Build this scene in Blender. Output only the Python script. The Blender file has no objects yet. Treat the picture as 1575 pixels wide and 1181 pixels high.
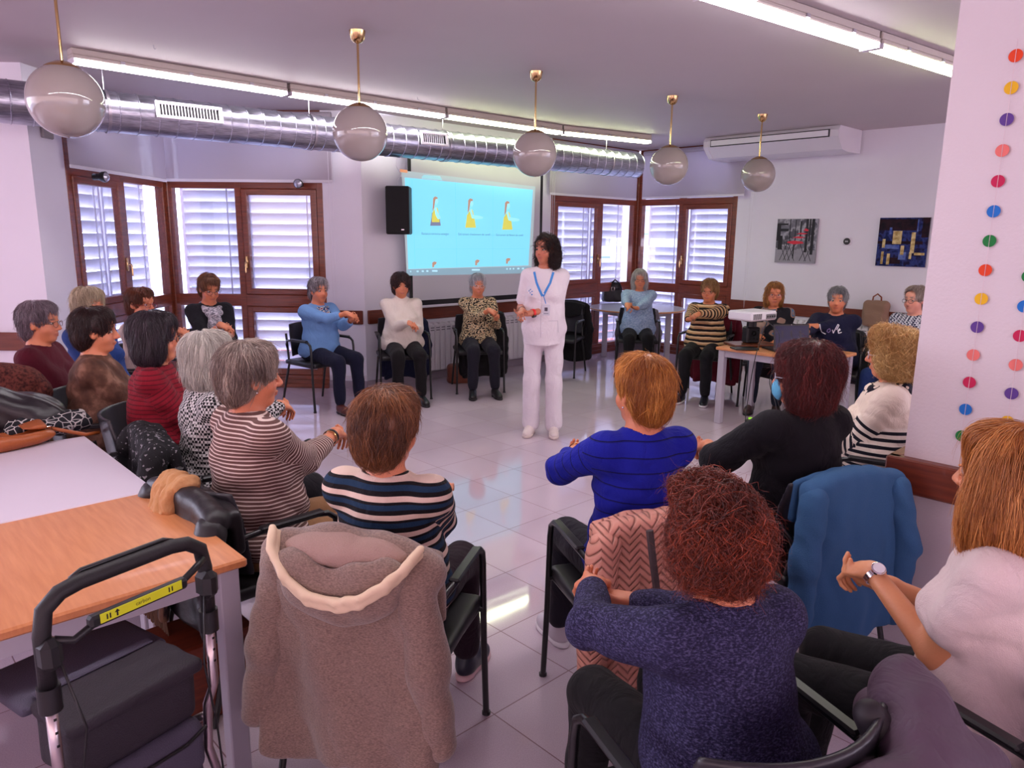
import bpy, math, random
import numpy as np
from mathutils import Vector, Matrix
random.seed(7); RNG = np.random.default_rng(7)
SC = bpy.context.scene
COL = SC.collection
PI = math.pi
# ------------------------------------------------------------------ camera, world, exposure
H = 1.7009                       # camera height (m)
F_PX, PITCH, ROLL = 1119.1, 0.201677, 0.011976
CX, CY = 787.5, 590.5
_r0 = np.array([1., 0, 0]); _u0 = np.array([0, math.sin(PITCH), math.cos(PITCH)]); FW = np.array([0, math.cos(PITCH), -math.sin(PITCH)])
RT = _r0*math.cos(ROLL) + _u0*math.sin(ROLL); UP = -_r0*math.sin(ROLL) + _u0*math.cos(ROLL)
cd = bpy.data.cameras.new('camera'); cam = bpy.data.objects.new('camera', cd); COL.objects.link(cam)
cd.sensor_width = 36; cd.lens = F_PX/1575*36; cd.clip_start = .05; cd.clip_end = 200
cam.matrix_world = Matrix(((RT[0], UP[0], -FW[0], 0), (RT[1], UP[1], -FW[1], 0), (RT[2], UP[2], -FW[2], H), (0, 0, 0, 1)))
SC.camera = cam
W = bpy.data.worlds.new('world'); SC.world = W; W.use_nodes = True; _wt = W.node_tree; _bg = _wt.nodes['Background']
_tc = _wt.nodes.new('ShaderNodeTexCoord'); _sx = _wt.nodes.new('ShaderNodeSeparateXYZ'); _cr = _wt.nodes.new('ShaderNodeValToRGB')   # cool daylight on the glazed street side, warmer light from the rest of the building
_wt.links.new(_tc.outputs['Generated'], _sx.inputs[0]); _mr = _wt.nodes.new('ShaderNodeMapRange'); _mr.inputs[1].default_value = -.6; _mr.inputs[2].default_value = .6
_wt.links.new(_sx.outputs[1], _mr.inputs[0]); _wt.links.new(_mr.outputs[0], _cr.inputs[0]); _wt.links.new(_cr.outputs[0], _bg.inputs[0])
_cr.color_ramp.elements[0].color = (.27, .19, .20, 1); _cr.color_ramp.elements[1].color = (.88, .90, 1.16, 1); _bg.inputs[1].default_value = 9.0
SC.view_settings.view_transform = 'Standard'; SC.view_settings.look = 'None'; SC.view_settings.gamma = 1
SC.view_settings.exposure = 0.35
SC.cycles.max_bounces = 7; SC.cycles.diffuse_bounces = 4; SC.cycles.glossy_bounces = 3; SC.cycles.transparent_max_bounces = 12
SC.cycles.sample_clamp_indirect = 4; SC.cycles.caustics_reflective = False; SC.cycles.caustics_refractive = False
TUBE = 24.0                       # brightness of the fluorescent diffusers

def ray(x, y): return FW + RT*(x-CX)/F_PX - UP*(y-CY)/F_PX
def atz(x, y, z):
    d = ray(x, y); t = (z-H)/d[2]; return Vector((d[0]*t, d[1]*t, z))
def aty(x, y, Y):
    d = ray(x, y); d = d*(Y/d[1]); return Vector((d[0], d[1], d[2]+H))

# ------------------------------------------------------------------ helpers
def lin(c):
    return tuple(((v/255)/12.92 if v/255 <= .04045 else ((v/255+.055)/1.055)**2.4) for v in c[:3]) + (1,)
def tag(o, label=None, cat=None, group=None, kind=None):
    if label: o['label'] = label
    if cat: o['category'] = cat
    if group: o['group'] = group
    if kind: o['kind'] = kind
    return o
def empty(name, loc=(0, 0, 0), rz=0, label=None, cat=None, group=None):
    o = bpy.data.objects.new(name, None); COL.objects.link(o); o.location = loc; o.rotation_euler = (0, 0, rz)
    o.empty_display_size = .1
    return tag(o, label, cat, group)
def copy_tree(o, parent=None):
    c = o.copy(); COL.objects.link(c); c.parent = parent
    for ch in list(o.children): copy_tree(ch, c)
    return c
class MB:
    def __init__(s): s.v = []; s.f = []; s.m = []
    def add(s, vs, fs, mi=0):
        b = len(s.v); s.v += [tuple(v) for v in vs]; s.f += [tuple(i+b for i in f) for f in fs]; s.m += [mi]*len(fs); return s
    def box(s, c, d, R=None, mi=0, bev=0):
        c = Vector(c); x, y, z = [k/2 for k in d]
        if bev and bev < min(x, y, z):
            pts = []; b = bev
            for sx in (-1, 1):
                for sy in (-1, 1):
                    for sz in (-1, 1):
                        pts += [(sx*x, sy*(y-b), sz*(z-b)), (sx*(x-b), sy*y, sz*(z-b)), (sx*(x-b), sy*(y-b), sz*z)]
            def I(sx, sy, sz, k): return ((sx > 0)*4+(sy > 0)*2+(sz > 0))*3+k
            fs = []
            for sg in (-1, 1):
                for ax in range(3):
                    q = [(-1, -1), (1, -1), (1, 1), (-1, 1)]; o = []
                    for a, b2 in q:
                        t = [a, b2]; t.insert(ax, sg); o.append(I(*t, ax))
                    if (sg > 0) == (ax == 1): o = o[::-1]
                    fs.append(tuple(o))
            for ax in range(3):
                a1, a2 = [k for k in range(3) if k != ax]
                for s1 in (-1, 1):
                    for s2 in (-1, 1):
                        lo = [0]*3; hi = [0]*3; lo[ax] = -1; hi[ax] = 1; lo[a1] = hi[a1] = s1; lo[a2] = hi[a2] = s2
                        fs.append((I(*lo, a1), I(*hi, a1), I(*hi, a2), I(*lo, a2)))
            for sx in (-1, 1):
                for sy in (-1, 1):
                    for sz in (-1, 1): fs.append((I(sx, sy, sz, 0), I(sx, sy, sz, 1), I(sx, sy, sz, 2)))
        else:
            pts = [(a*x, b*y, e*z) for a in (-1, 1) for b in (-1, 1) for e in (-1, 1)]
            fs = [(0, 1, 3, 2), (4, 6, 7, 5), (0, 4, 5, 1), (2, 3, 7, 6), (0, 2, 6, 4), (1, 5, 7, 3)]
        vs = [(R @ Vector(p) if R else Vector(p)) + c for p in pts]
        return s.add(vs, fs, mi)
    def tube(s, pts, r, n=10, closed=False, mi=0, cap=True):
        pts = [Vector(p) for p in pts]; m = len(pts); vs = []; up = None
        rs = r if isinstance(r, (list, tuple)) else [r]*m
        for i, p in enumerate(pts):
            if closed: t = (pts[(i+1) % m]-pts[i-1])
            else: t = pts[min(i+1, m-1)]-pts[max(i-1, 0)]
            t.normalize()
            if up is None: up = t.orthogonal().normalized()
            up = (up - t*up.dot(t)).normalized(); w = t.cross(up)
            vs += [p + (up*math.cos(2*PI*k/n)+w*math.sin(2*PI*k/n))*rs[i] for k in range(n)]
        fs = [(i*n+k, i*n+(k+1) % n, ((i+1) % m)*n+(k+1) % n, ((i+1) % m)*n+k) for i in range(m if closed else m-1) for k in range(n)]
        if cap and not closed: fs += [tuple(range(n))[::-1], tuple((m-1)*n+k for k in range(n))]
        return s.add(vs, fs, mi)
    def lathe(s, prof, n=24, c=(0, 0, 0), mi=0):
        c = Vector(c); vs = []; m = len(prof)
        for r, z in prof: vs += [c+Vector((r*math.cos(2*PI*k/n), r*math.sin(2*PI*k/n), z)) for k in range(n)]
        fs = [(i*n+k, i*n+(k+1) % n, (i+1)*n+(k+1) % n, (i+1)*n+k) for i in range(m-1) for k in range(n)]
        return s.add(vs, fs, mi)
    def prism(s, poly, z0, z1, mi=0):
        n = len(poly); vs = [(x, y, z0) for x, y in poly]+[(x, y, z1) for x, y in poly]
        fs = [tuple(range(n))[::-1], tuple(range(n, 2*n))]+[(k, (k+1) % n, n+(k+1) % n, n+k) for k in range(n)]
        return s.add(vs, fs, mi)
    def xf(s, M):
        s.v = [tuple(M @ Vector(v)) for v in s.v]; return s
    def build(s, name, mats, parent=None, loc=None, rot=None, smooth=False, ang=None):
        me = bpy.data.meshes.new(name); me.from_pydata(s.v, [], s.f)
        for m in (mats if isinstance(mats, (list, tuple)) else [mats]): me.materials.append(m)
        if any(s.m): me.polygons.foreach_set('material_index', s.m)
        import bmesh
        bm = bmesh.new(); bm.from_mesh(me); bmesh.ops.recalc_face_normals(bm, faces=bm.faces[:]); bm.to_mesh(me); bm.free()
        if smooth: me.polygons.foreach_set('use_smooth', [True]*len(me.polygons))
        if ang: me.set_sharp_from_angle(angle=math.radians(ang))
        o = bpy.data.objects.new(name, me); COL.objects.link(o)
        if parent: o.parent = parent
        if loc is not None: o.location = loc
        if rot is not None: o.rotation_euler = rot
        return o

# ---- materials
def newmat(name):
    m = bpy.data.materials.new(name); m.use_nodes = True; nt = m.node_tree
    return m, nt, nt.nodes['Principled BSDF']
def N(nt, t, **k):
    n = nt.nodes.new(t)
    for a, b in k.items():
        if a.startswith('i_'): n.inputs[int(a[2:]) if a[2:].isdigit() else a[2:]].default_value = b
        else: setattr(n, a, b)
    return n
def L(nt, a, b): nt.links.new(a, b)
MC = {}
def mat(name, c, rough=.6, metal=0, spec=.5, noise=0, nscale=30, bump=0, bscale=80, coat=0, sheen=0, emit=0, alpha=1, trans=0):
    if name in MC: return MC[name]
    m, nt, b = newmat(name); MC[name] = m; col = lin(c)
    b.inputs['Base Color'].default_value = col; b.inputs['Roughness'].default_value = rough
    b.inputs['Metallic'].default_value = metal; b.inputs['Specular IOR Level'].default_value = spec
    b.inputs['Coat Weight'].default_value = coat; b.inputs['Sheen Weight'].default_value = min(sheen, .04)
    b.inputs['Transmission Weight'].default_value = trans
    if emit: b.inputs['Emission Color'].default_value = col; b.inputs['Emission Strength'].default_value = emit
    tc = N(nt, 'ShaderNodeTexCoord')
    if noise:
        n = N(nt, 'ShaderNodeTexNoise'); n.inputs['Scale'].default_value = nscale; n.inputs['Detail'].default_value = 4
        r = N(nt, 'ShaderNodeMapRange'); r.inputs[3].default_value = 1-noise; r.inputs[4].default_value = 1+noise
        h = N(nt, 'ShaderNodeMix', data_type='RGBA', blend_type='MULTIPLY'); h.inputs[0].default_value = 1; h.inputs[6].default_value = col
        L(nt, tc.outputs['Object'], n.inputs['Vector']); L(nt, n.outputs['Fac'], r.inputs[0]); L(nt, r.outputs[0], h.inputs[7]); L(nt, h.outputs[2], b.inputs['Base Color'])
    if bump:
        n = N(nt, 'ShaderNodeTexNoise'); n.inputs['Scale'].default_value = bscale; n.inputs['Detail'].default_value = 3
        bp = N(nt, 'ShaderNodeBump'); bp.inputs['Strength'].default_value = bump; bp.inputs['Distance'].default_value = .01
        L(nt, tc.outputs['Object'], n.inputs['Vector']); L(nt, n.outputs['Fac'], bp.inputs['Height']); L(nt, bp.outputs[0], b.inputs['Normal'])
    if sheen: wrinkle(nt, b, tc)
    return m
def wrinkle(nt, b, tc, strength=.38, scale=7):
    """soft creases of worn cloth on top of the weave"""
    mp = N(nt, 'ShaderNodeMapping'); mp.inputs['Scale'].default_value = (1, 1, .75); n = N(nt, 'ShaderNodeTexNoise'); n.inputs['Scale'].default_value = scale; n.inputs['Detail'].default_value = 3; n.inputs['Distortion'].default_value = 1.6
    w = M2(nt, 'ABSOLUTE', M2(nt, 'SUBTRACT', n.outputs[0], vb=.5)); bp = N(nt, 'ShaderNodeBump'); bp.inputs['Strength'].default_value = strength; bp.inputs['Distance'].default_value = .05
    L(nt, tc.outputs['Object'], mp.inputs[0]); L(nt, mp.outputs[0], n.inputs['Vector']); L(nt, w, bp.inputs['Height'])
    if b.inputs['Normal'].links: L(nt, b.inputs['Normal'].links[0].from_socket, bp.inputs['Normal'])
    L(nt, bp.outputs[0], b.inputs['Normal'])
def ramp(nt, stops, interp='CONSTANT'):
    r = N(nt, 'ShaderNodeValToRGB'); r.color_ramp.interpolation = interp; e = r.color_ramp.elements
    while len(e) < len(stops): e.new(.5)
    for k, (p, c) in enumerate(stops): e[k].position = p; e[k].color = c if len(c) == 4 else lin(c)
    return r
def M2(nt, op, a=None, b=None, va=None, vb=None):
    n = N(nt, 'ShaderNodeMath', operation=op)
    if a is not None: L(nt, a, n.inputs[0])
    if b is not None: L(nt, b, n.inputs[1])
    if va is not None: n.inputs[0].default_value = va
    if vb is not None: n.inputs[1].default_value = vb
    return n.outputs[0]
def wood(name, c1, c2, scale=6, rough=.35, axis=(1, 12, 12), coat=.2):
    if name in MC: return MC[name]
    m, nt, b = newmat(name); MC[name] = m
    tc = N(nt, 'ShaderNodeTexCoord'); mp = N(nt, 'ShaderNodeMapping'); mp.inputs['Scale'].default_value = axis
    n = N(nt, 'ShaderNodeTexNoise'); n.inputs['Scale'].default_value = scale; n.inputs['Detail'].default_value = 6; n.inputs['Distortion'].default_value = .3
    r = ramp(nt, [(.3, c1), (.7, c2)], 'LINEAR')
    L(nt, tc.outputs['Object'], mp.inputs[0]); L(nt, mp.outputs[0], n.inputs['Vector']); L(nt, n.outputs['Fac'], r.inputs[0]); L(nt, r.outputs[0], b.inputs['Base Color'])
    b.inputs['Roughness'].default_value = rough; b.inputs['Coat Weight'].default_value = coat
    return m
# ------------------------------------------------------------------ the room
CEIL = 2.951
UX = Vector((.7246, .6892, 0)); VX = Vector((.6892, -.7246, 0)); CO = Vector((1.862, 11.289, 0))
A0 = math.atan2(UX.y, UX.x)
def RM(s, t, z=0): return CO + UX*s + VX*t + Vector((0, 0, z))      # room coordinates: s along the screen wall, t along the picture wall

m_wall = mat('wall paint', (234, 231, 242), .55, noise=.03, nscale=3, bump=.06, bscale=60)
m_pillar = mat('pillar paint', (216, 204, 208), .6, noise=.03, nscale=3, bump=.12, bscale=90)
m_ceil = mat('ceiling paint', (200, 188, 190), .6, noise=.06, nscale=1.2, bump=.05, bscale=8)
m_frame = wood('window wood', (104, 44, 22), (138, 62, 34), 5, .35)
m_railw = wood('rail wood', (96, 38, 18), (122, 52, 28), 5, .4)
m_white = mat('white enamel', (228, 224, 234), .35)
m_chrome = mat('chrome', (220, 215, 220), .12, 1)
m_steel = mat('brushed steel', (190, 185, 195), .3, 1)
m_brass = mat('polished brass', (205, 170, 120), .15, 1)
m_black = mat('black plastic', (20, 18, 22), .4)
m_blackm = mat('black metal', (16, 15, 18), .3, spec=.6)

# floor: polished speckled 40 cm tiles
m_floor, nt, b = newmat('polished tiles')
geo = N(nt, 'ShaderNodeNewGeometry'); mp = N(nt, 'ShaderNodeMapping'); mp.vector_type = 'TEXTURE'
mp.inputs['Location'].default_value = (-.2692, 4.8948, 0); mp.inputs['Rotation'].default_value = (0, 0, math.radians(43.57)); mp.inputs['Scale'].default_value = (.4, .4, 1)
L(nt, geo.outputs['Position'], mp.inputs[0])
sx = N(nt, 'ShaderNodeSeparateXYZ'); L(nt, mp.outputs[0], sx.inputs[0])
def edge(o):
    f = M2(nt, 'FRACT', o); g = M2(nt, 'SUBTRACT', f, vb=.5); g = M2(nt, 'ABSOLUTE', g); return M2(nt, 'GREATER_THAN', g, vb=.4945)
ed = M2(nt, 'MAXIMUM', edge(sx.outputs[0]), edge(sx.outputs[1]))
fl = N(nt, 'ShaderNodeVectorMath', operation='FLOOR'); L(nt, mp.outputs[0], fl.inputs[0])
wn = N(nt, 'ShaderNodeTexWhiteNoise'); L(nt, fl.outputs[0], wn.inputs[0])
n1 = N(nt, 'ShaderNodeTexNoise'); n1.inputs['Scale'].default_value = 260; n1.inputs['Detail'].default_value = 2; L(nt, geo.outputs['Position'], n1.inputs['Vector'])
n2 = N(nt, 'ShaderNodeTexNoise'); n2.inputs['Scale'].default_value = 1.3; n2.inputs['Detail'].default_value = 3; L(nt, geo.outputs['Position'], n2.inputs['Vector'])
v = M2(nt, 'MULTIPLY', n1.outputs[0], vb=.55); v = M2(nt, 'ADD', v, M2(nt, 'MULTIPLY', wn.outputs[0], vb=.09)); v = M2(nt, 'ADD', v, M2(nt, 'MULTIPLY', n2.outputs[0], vb=.3))
r = ramp(nt, [(.25, (178, 160, 174)), (.7, (214, 196, 208))], 'LINEAR'); L(nt, v, r.inputs[0])
mx = N(nt, 'ShaderNodeMix', data_type='RGBA'); L(nt, ed, mx.inputs[0]); L(nt, r.outputs[0], mx.inputs[6]); mx.inputs[7].default_value = lin((120, 84, 92))
L(nt, mx.outputs[2], b.inputs['Base Color']); b.inputs['Roughness'].default_value = .09; b.inputs['Specular IOR Level'].default_value = .75
rr = M2(nt, 'ADD', M2(nt, 'MULTIPLY', ed, vb=.4), M2(nt, 'MULTIPLY', n2.outputs[0], vb=.12)); L(nt, rr, b.inputs['Roughness'])

def struct(name, mb, m, **k): return tag(mb.build(name, m, **k), kind='structure')
OUT = [(-9, 5.93), (-3.79, 5.93), (-3.77, 6.33), (-3.745, 8.09), (-2.04, 7.99), (-1.62, 7.97)]
_pl = [(-9, -5), (-9, 5.93), (-3.79, 5.93), (-3.77, 6.33), (-3.80, 8.17), (-2.04, 8.09), (-1.62, 7.99)]+[tuple(RM(*k)[:2]) for k in ((-4.81, .02), (-1.9, -.1), (.06, -.1), (.06, 8.25))]+[(8.2, -5)]
struct('floor', MB().prism(_pl, -.1, 0), m_floor)
struct('ceiling', MB().prism(_pl, CEIL, CEIL+.15), m_ceil)
def wallseg(mb, p, q, z0=0, z1=CEIL, th=.22, out=1):
    p = Vector((p[0], p[1], 0)); q = Vector((q[0], q[1], 0)); d = (q-p).normalized(); n = Vector((-d.y, d.x, 0))*th*out
    mb.prism([(a.x, a.y) for a in (p, q, q+n, p+n)], z0, z1); return mb
struct('wall_left', wallseg(MB(), OUT[0], OUT[1]), m_wall)
struct('wall_left_pier', wallseg(MB(), OUT[1], OUT[2]), m_wall)
struct('wall_bay_pier', wallseg(MB(), OUT[4], OUT[5]), m_wall)
e1 = RM(-4.81, 0); e2 = RM(-1.89, 0)
struct('wall_back', wallseg(MB(), e1, e2), m_wall)
struct('wall_right', wallseg(MB(), RM(0, 1.66), RM(0, 8.2)), m_wall)
struct('wall_right_return', wallseg(MB(), RM(0, 8.2), RM(-10, 8.2), z1=.9), m_wall)
struct('wall_rear', wallseg(MB(), (7.5, -5), (-9, -5), z1=.9), m_wall)
struct('wall_side', wallseg(MB(), (-9, -5.2), (-9, 6), z1=.9), m_wall)
struct('wall_pillar', MB().prism([(p.x, p.y) for p in [Vector((1.545, 2.75, 0)), Vector((1.545, 2.75, 0))+UX*.45, Vector((1.545, 2.75, 0))+UX*.45+VX*2.2, Vector((1.545, 2.75, 0))+VX*2.2]], 0, CEIL), m_pillar)
# dado rails
def rail(name, p, q, z0=.722, z1=.872, th=.03, ext=0):
    p = Vector((p[0], p[1], 0)); q = Vector((q[0], q[1], 0)); d = (q-p).normalized(); n = Vector((d.y, -d.x, 0)); L_ = (q-p).length
    mb = MB().box((L_/2, -th/2-.001, (z0+z1)/2), (L_+2*ext, th, z1-z0), bev=.006)
    return struct(name, mb, m_railw, loc=p, rot=(0, 0, math.atan2(d.y, d.x)))
rail('trim_1', (-8.9, 5.93), (-3.82, 5.93)); rail('trim_2', RM(-4.78, 0), RM(-1.9, 0)); rail('trim_3', RM(0, 1.67), RM(0, 8.1))
rail('trim_4', (-2.02, 7.99), (-1.64, 7.97))
P0 = Vector((1.545, 2.75, 0)); rail('trim_5', P0-VX*.05, P0+VX*2.1, .735, .872, .05)
mb = MB().box((.2, .026, .8035), (.48, .05, .137), bev=.006); struct('trim_6', mb, m_railw, loc=P0, rot=(0, 0, A0))
# stone skirting
m_skirt = mat('skirting stone', (168, 156, 168), .15, noise=.08, nscale=60)
def skirt(name, p, q, h=.085, th=.015):
    p = Vector((p[0], p[1], 0)); q = Vector((q[0], q[1], 0)); d = (q-p).normalized(); L_ = (q-p).length
    return struct(name, MB().box((L_/2, -th/2-.001, h/2), (L_, th, h)), m_skirt, loc=p, rot=(0, 0, math.atan2(d.y, d.x)))
skirt('baseboard_back', e1, e2); skirt('baseboard_bay', OUT[4], OUT[5]); skirt('baseboard_right', RM(0, 1.66), RM(0, 8)); skirt('baseboard_left', OUT[0], OUT[1])
skirt('baseboard_pillar', P0, P0+VX*2.1)
struct('trim_7', MB().box((0, 0, 0), (.4, .02, .035)), m_white, loc=(-1.83, 7.97, .13), rot=(0, 0, math.atan2(-.02, .42)))

# ---- windows -----------------------------------------------------
m_glass, nt, b = newmat('window glass')
nt.nodes.remove(b); g = N(nt, 'ShaderNodeBsdfGlossy'); g.inputs['Roughness'].default_value = .02; g.inputs[0].default_value = (1, 1, 1, 1)
tr = N(nt, 'ShaderNodeBsdfTransparent'); tr.inputs[0].default_value = (.93, .96, 1, 1); lw = N(nt, 'ShaderNodeLayerWeight'); pw = M2(nt, 'POWER', lw.outputs['Facing'], vb=5); pw = M2(nt, 'ADD', M2(nt, 'MULTIPLY', pw, vb=.7), vb=.05)
ms = N(nt, 'ShaderNodeMixShader'); L(nt, pw, ms.inputs[0]); L(nt, tr.outputs[0], ms.inputs[1]); L(nt, g.outputs[0], ms.inputs[2]); L(nt, ms.outputs[0], nt.nodes['Material Output'].inputs[0])
m_slat, nt, b = newmat('shutter slat'); b.inputs['Base Color'].default_value = lin((236, 232, 240)); b.inputs['Roughness'].default_value = .4
tl = N(nt, 'ShaderNodeBsdfTranslucent'); tl.inputs[0].default_value = (.8, .83, .95, 1); ms = N(nt, 'ShaderNodeMixShader'); ms.inputs[0].default_value = .22
L(nt, b.outputs[0], ms.inputs[1]); L(nt, tl.outputs[0], ms.inputs[2]); L(nt, ms.outputs[0], nt.nodes['Material Output'].inputs[0])
def window(n, p, q, sash, mid, pitch=.118, tilt=58, gaps=(), sh=1, z0=0):
    """p->q along the inner face with the room on the right hand; local y points outside."""
    p = Vector((p[0], p[1], 0)); q = Vector((q[0], q[1], 0)); d = q-p; L_ = d.length
    R = empty('window_%d' % n, p, math.atan2(d.y, d.x)); R['kind'] = 'structure'
    f = MB(); y = .04; D = .09
    for x in (.035, mid*L_, L_-.035): f.box((x, y, 1.45), (.07, D, 2.9), bev=.006)
    f.box((L_/2, y, .07), (L_, D+.03, .14), bev=.006); f.box((L_/2, y-.01, .025), (L_, D+.05, .05), bev=.006); f.box((L_/2, y-.005, .1), (L_, D+.04, .02), bev=.006)
    f.box((L_/2, y, .965), (L_, D-.004, .13), bev=.006); f.box((L_/2, y, 2.2), (L_, D-.004, .09), bev=.006); f.box((L_/2, y, 2.92), (L_, D-.004, .06))
    f.build('frame', m_frame, R)
    halves = [(.07, mid*L_-.035), (mid*L_+.035, L_-.07)]
    for k, (a, c) in enumerate(halves):
        for (za, zb, isup) in ((.14, .9, 0), (1.03, 2.155, 1), (2.245, 2.89, 2)):
            a2, c2, z2a, z2b = a, c, za, zb
            if sash[k] and isup < 2:
                s_ = MB(); w = .065
                s_.box((a+w/2, y-.02, (za+zb)/2), (w, .07, zb-za-.006), bev=.008); s_.box((c-w/2, y-.02, (za+zb)/2), (w, .07, zb-za-.006), bev=.008)
                s_.box(((a+c)/2, y-.02, za+w/2), (c-a, .066, w), bev=.008); s_.box(((a+c)/2, y-.02, zb-w/2), (c-a, .066, w), bev=.008)
                so = s_.build('sash', m_frame, R); a2 += w; c2 -= w; z2a += w; z2b -= w
                if isup == 1:
                    hx = c-w/2 if k == 0 else a+w/2
                    h = MB().box((hx, y-.063, 1.38), (.026, .014, .13), bev=.005).tube([(hx, y-.07, 1.38), (hx, y-.1, 1.38), (hx+(-.0 if k else .0), y-.105, 1.36), (hx, y-.105, 1.27)], .008)
                    h.build('handle', m_brass, so, smooth=True, ang=40)
            MB().box(((a2+c2)/2, y, (z2a+z2b)/2), (c2-a2, .006, z2b-z2a)).build('pane', m_glass, R)
        if sh:
            s_ = MB(); zz = .2; rr = math.radians(tilt)
            while zz < 2.85:
                if not any(g0 < zz < g1 and g2 == k for g0, g1, g2 in gaps):
                    s_.box(((a+c)/2, .24, zz), (c-a-.02, .128, .012), Matrix.Rotation(-rr, 3, 'X'))
                zz += pitch
            s_.tube([(c-.16, .17, .15), (c-.16, .17, 2.85)], .008, 6)
            s_.box((a-.005, .24, 1.5), (.03, .05, 2.8)); s_.box((c+.005, .24, 1.5), (.03, .05, 2.8))
            s_.build('louvered_shutter', m_slat, R)
    return R
window(1, (-3.77, 6.33), (-3.747, 8.06), (1, 0), .5)
window(2, (-3.745, 8.06), (-2.04, 7.99), (0, 1), .46)
window(3, RM(-1.89, 0), RM(-.02, 0), (1, 0), .56, gaps=((1.35, 1.6, 1),))
window(4, RM(0, .02), RM(0, 1.66), (0, 1), .46, gaps=((1.5, 1.7, 0),))
struct('trim_8', MB().box((0, 0, 1.45), (.10, .10, 2.9), bev=.01), m_frame, loc=RM(-.0, 0)+Vector((0, .03, 0)), rot=(0, 0, A0))
struct('trim_9', MB().box((0, 0, 1.45), (.11, .11, 2.9), bev=.01), m_frame, loc=(-3.77, 8.10, 0))
# outside: parapets, street side
m_brick, nt, b = newmat('parapet brick'); tc = N(nt, 'ShaderNodeTexCoord'); bt = N(nt, 'ShaderNodeTexBrick'); bt.inputs['Scale'].default_value = 5
bt.inputs['Color1'].default_value = lin((190, 120, 120)); bt.inputs['Color2'].default_value = lin((206, 140, 132)); bt.inputs['Mortar'].default_value = lin((225, 215, 220))
mpp = N(nt, 'ShaderNodeMapping'); mpp.inputs['Rotation'].default_value = (PI/2, 0, 0); L(nt, tc.outputs['Object'], mpp.inputs[0]); L(nt, mpp.outputs[0], bt.inputs['Vector']); L(nt, bt.outputs[0], b.inputs['Base Color'])
struct('wall_parapet_left', MB().box((0, 0, .1), (2.6, .15, .5)), m_brick, loc=(-3.5, 8.75, 0))
struct('wall_parapet_right', MB().box((1.2, 0, .15), (3.4, .15, .6)), m_brick, loc=RM(-2, -.75), rot=(0, 0, A0))
m_fac, nt, b = newmat('facade'); tc = N(nt, 'ShaderNodeTexCoord'); bt = N(nt, 'ShaderNodeTexBrick'); bt.inputs['Scale'].default_value = .35; bt.offset = 0
bt.inputs['Color1'].default_value = lin((150, 185, 215)); bt.inputs['Color2'].default_value = lin((120, 160, 200)); bt.inputs['Mortar'].default_value = lin((205, 220, 235)); bt.inputs['Mortar Size'].default_value = .12
mpp = N(nt, 'ShaderNodeMapping'); mpp.inputs['Rotation'].default_value = (PI/2, 0, 0); L(nt, tc.outputs['Object'], mpp.inputs[0]); L(nt, mpp.outputs[0], bt.inputs['Vector']); L(nt, bt.outputs[0], b.inputs['Base Color'])
struct('wall_opposite_building', MB().box((0, 0, 2), (16, .3, 9)), m_fac, loc=RM(5, -9), rot=(0, 0, A0-.35))
struct('ground', MB().box((0, 16, -.3), (60, 36, .1)), mat('street', (150, 155, 165), .8))

# ---- roller blinds ----------------------------------------------
m_blind, nt, b = newmat('blind fabric'); b.inputs['Base Color'].default_value = lin((206, 198, 208)); b.inputs['Roughness'].default_value = .8
tl = N(nt, 'ShaderNodeBsdfTranslucent'); tl.inputs[0].default_value = lin((205, 196, 210)); ms = N(nt, 'ShaderNodeMixShader'); ms.inputs[0].default_value = .35
tr = N(nt, 'ShaderNodeBsdfTransparent'); m2_ = N(nt, 'ShaderNodeMixShader'); m2_.inputs[0].default_value = .10
L(nt, b.outputs[0], ms.inputs[1]); L(nt, tl.outputs[0], ms.inputs[2]); L(nt, ms.outputs[0], m2_.inputs[1]); L(nt, tr.outputs[0], m2_.inputs[2]); L(nt, m2_.outputs[0], nt.nodes['Material Output'].inputs[0])
def blind(label, p, q, zb, cordx, side=1):
    p = Vector((p[0], p[1], 0)); q = Vector((q[0], q[1], 0)); d = q-p; L_ = d.length
    R = empty('roller_blind', p, math.atan2(d.y, d.x), label, 'blind', 'grey roller blinds over the bay windows')
    MB().box((L_/2, -.09, (2.87+zb)/2), (L_, .002, 2.87-zb)).build('fabric', m_blind, R)
    MB().tube([(0, -.07, 2.89), (L_, -.07, 2.89)], .035, 14).build('roller', m_blind, R, smooth=True, ang=40)
    MB().box((L_/2, -.09, zb), (L_, .012, .03), bev=.004).build('bottom_bar', m_white, R)
    if cordx is not None: MB().tube([(cordx, -.1, 2.85), (cordx+.005, -.1, 1.0), (cordx+.02, -.1, .78), (cordx+.035, -.1, 1.0), (cordx+.04, -.1, 2.85)], .003, 5).build('pull_cord', m_white, R)
blind('grey roller blind above the leftmost narrow side window', (-3.77, 6.25), (-3.755, 7.93), 2.22, None)
blind('grey roller blind above the window with the speaker wall to its right', (-3.7, 8.06), (-1.9, 7.98), 2.23, 1.76)
blind('grey roller blind over the window right of the projection screen', RM(-2.02, 0), RM(-.16, 0), 2.24, .05)
blind('grey roller blind beside the air conditioner over the corner window', RM(0, .14), RM(0, 1.8), 2.26, 1.76)

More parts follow.
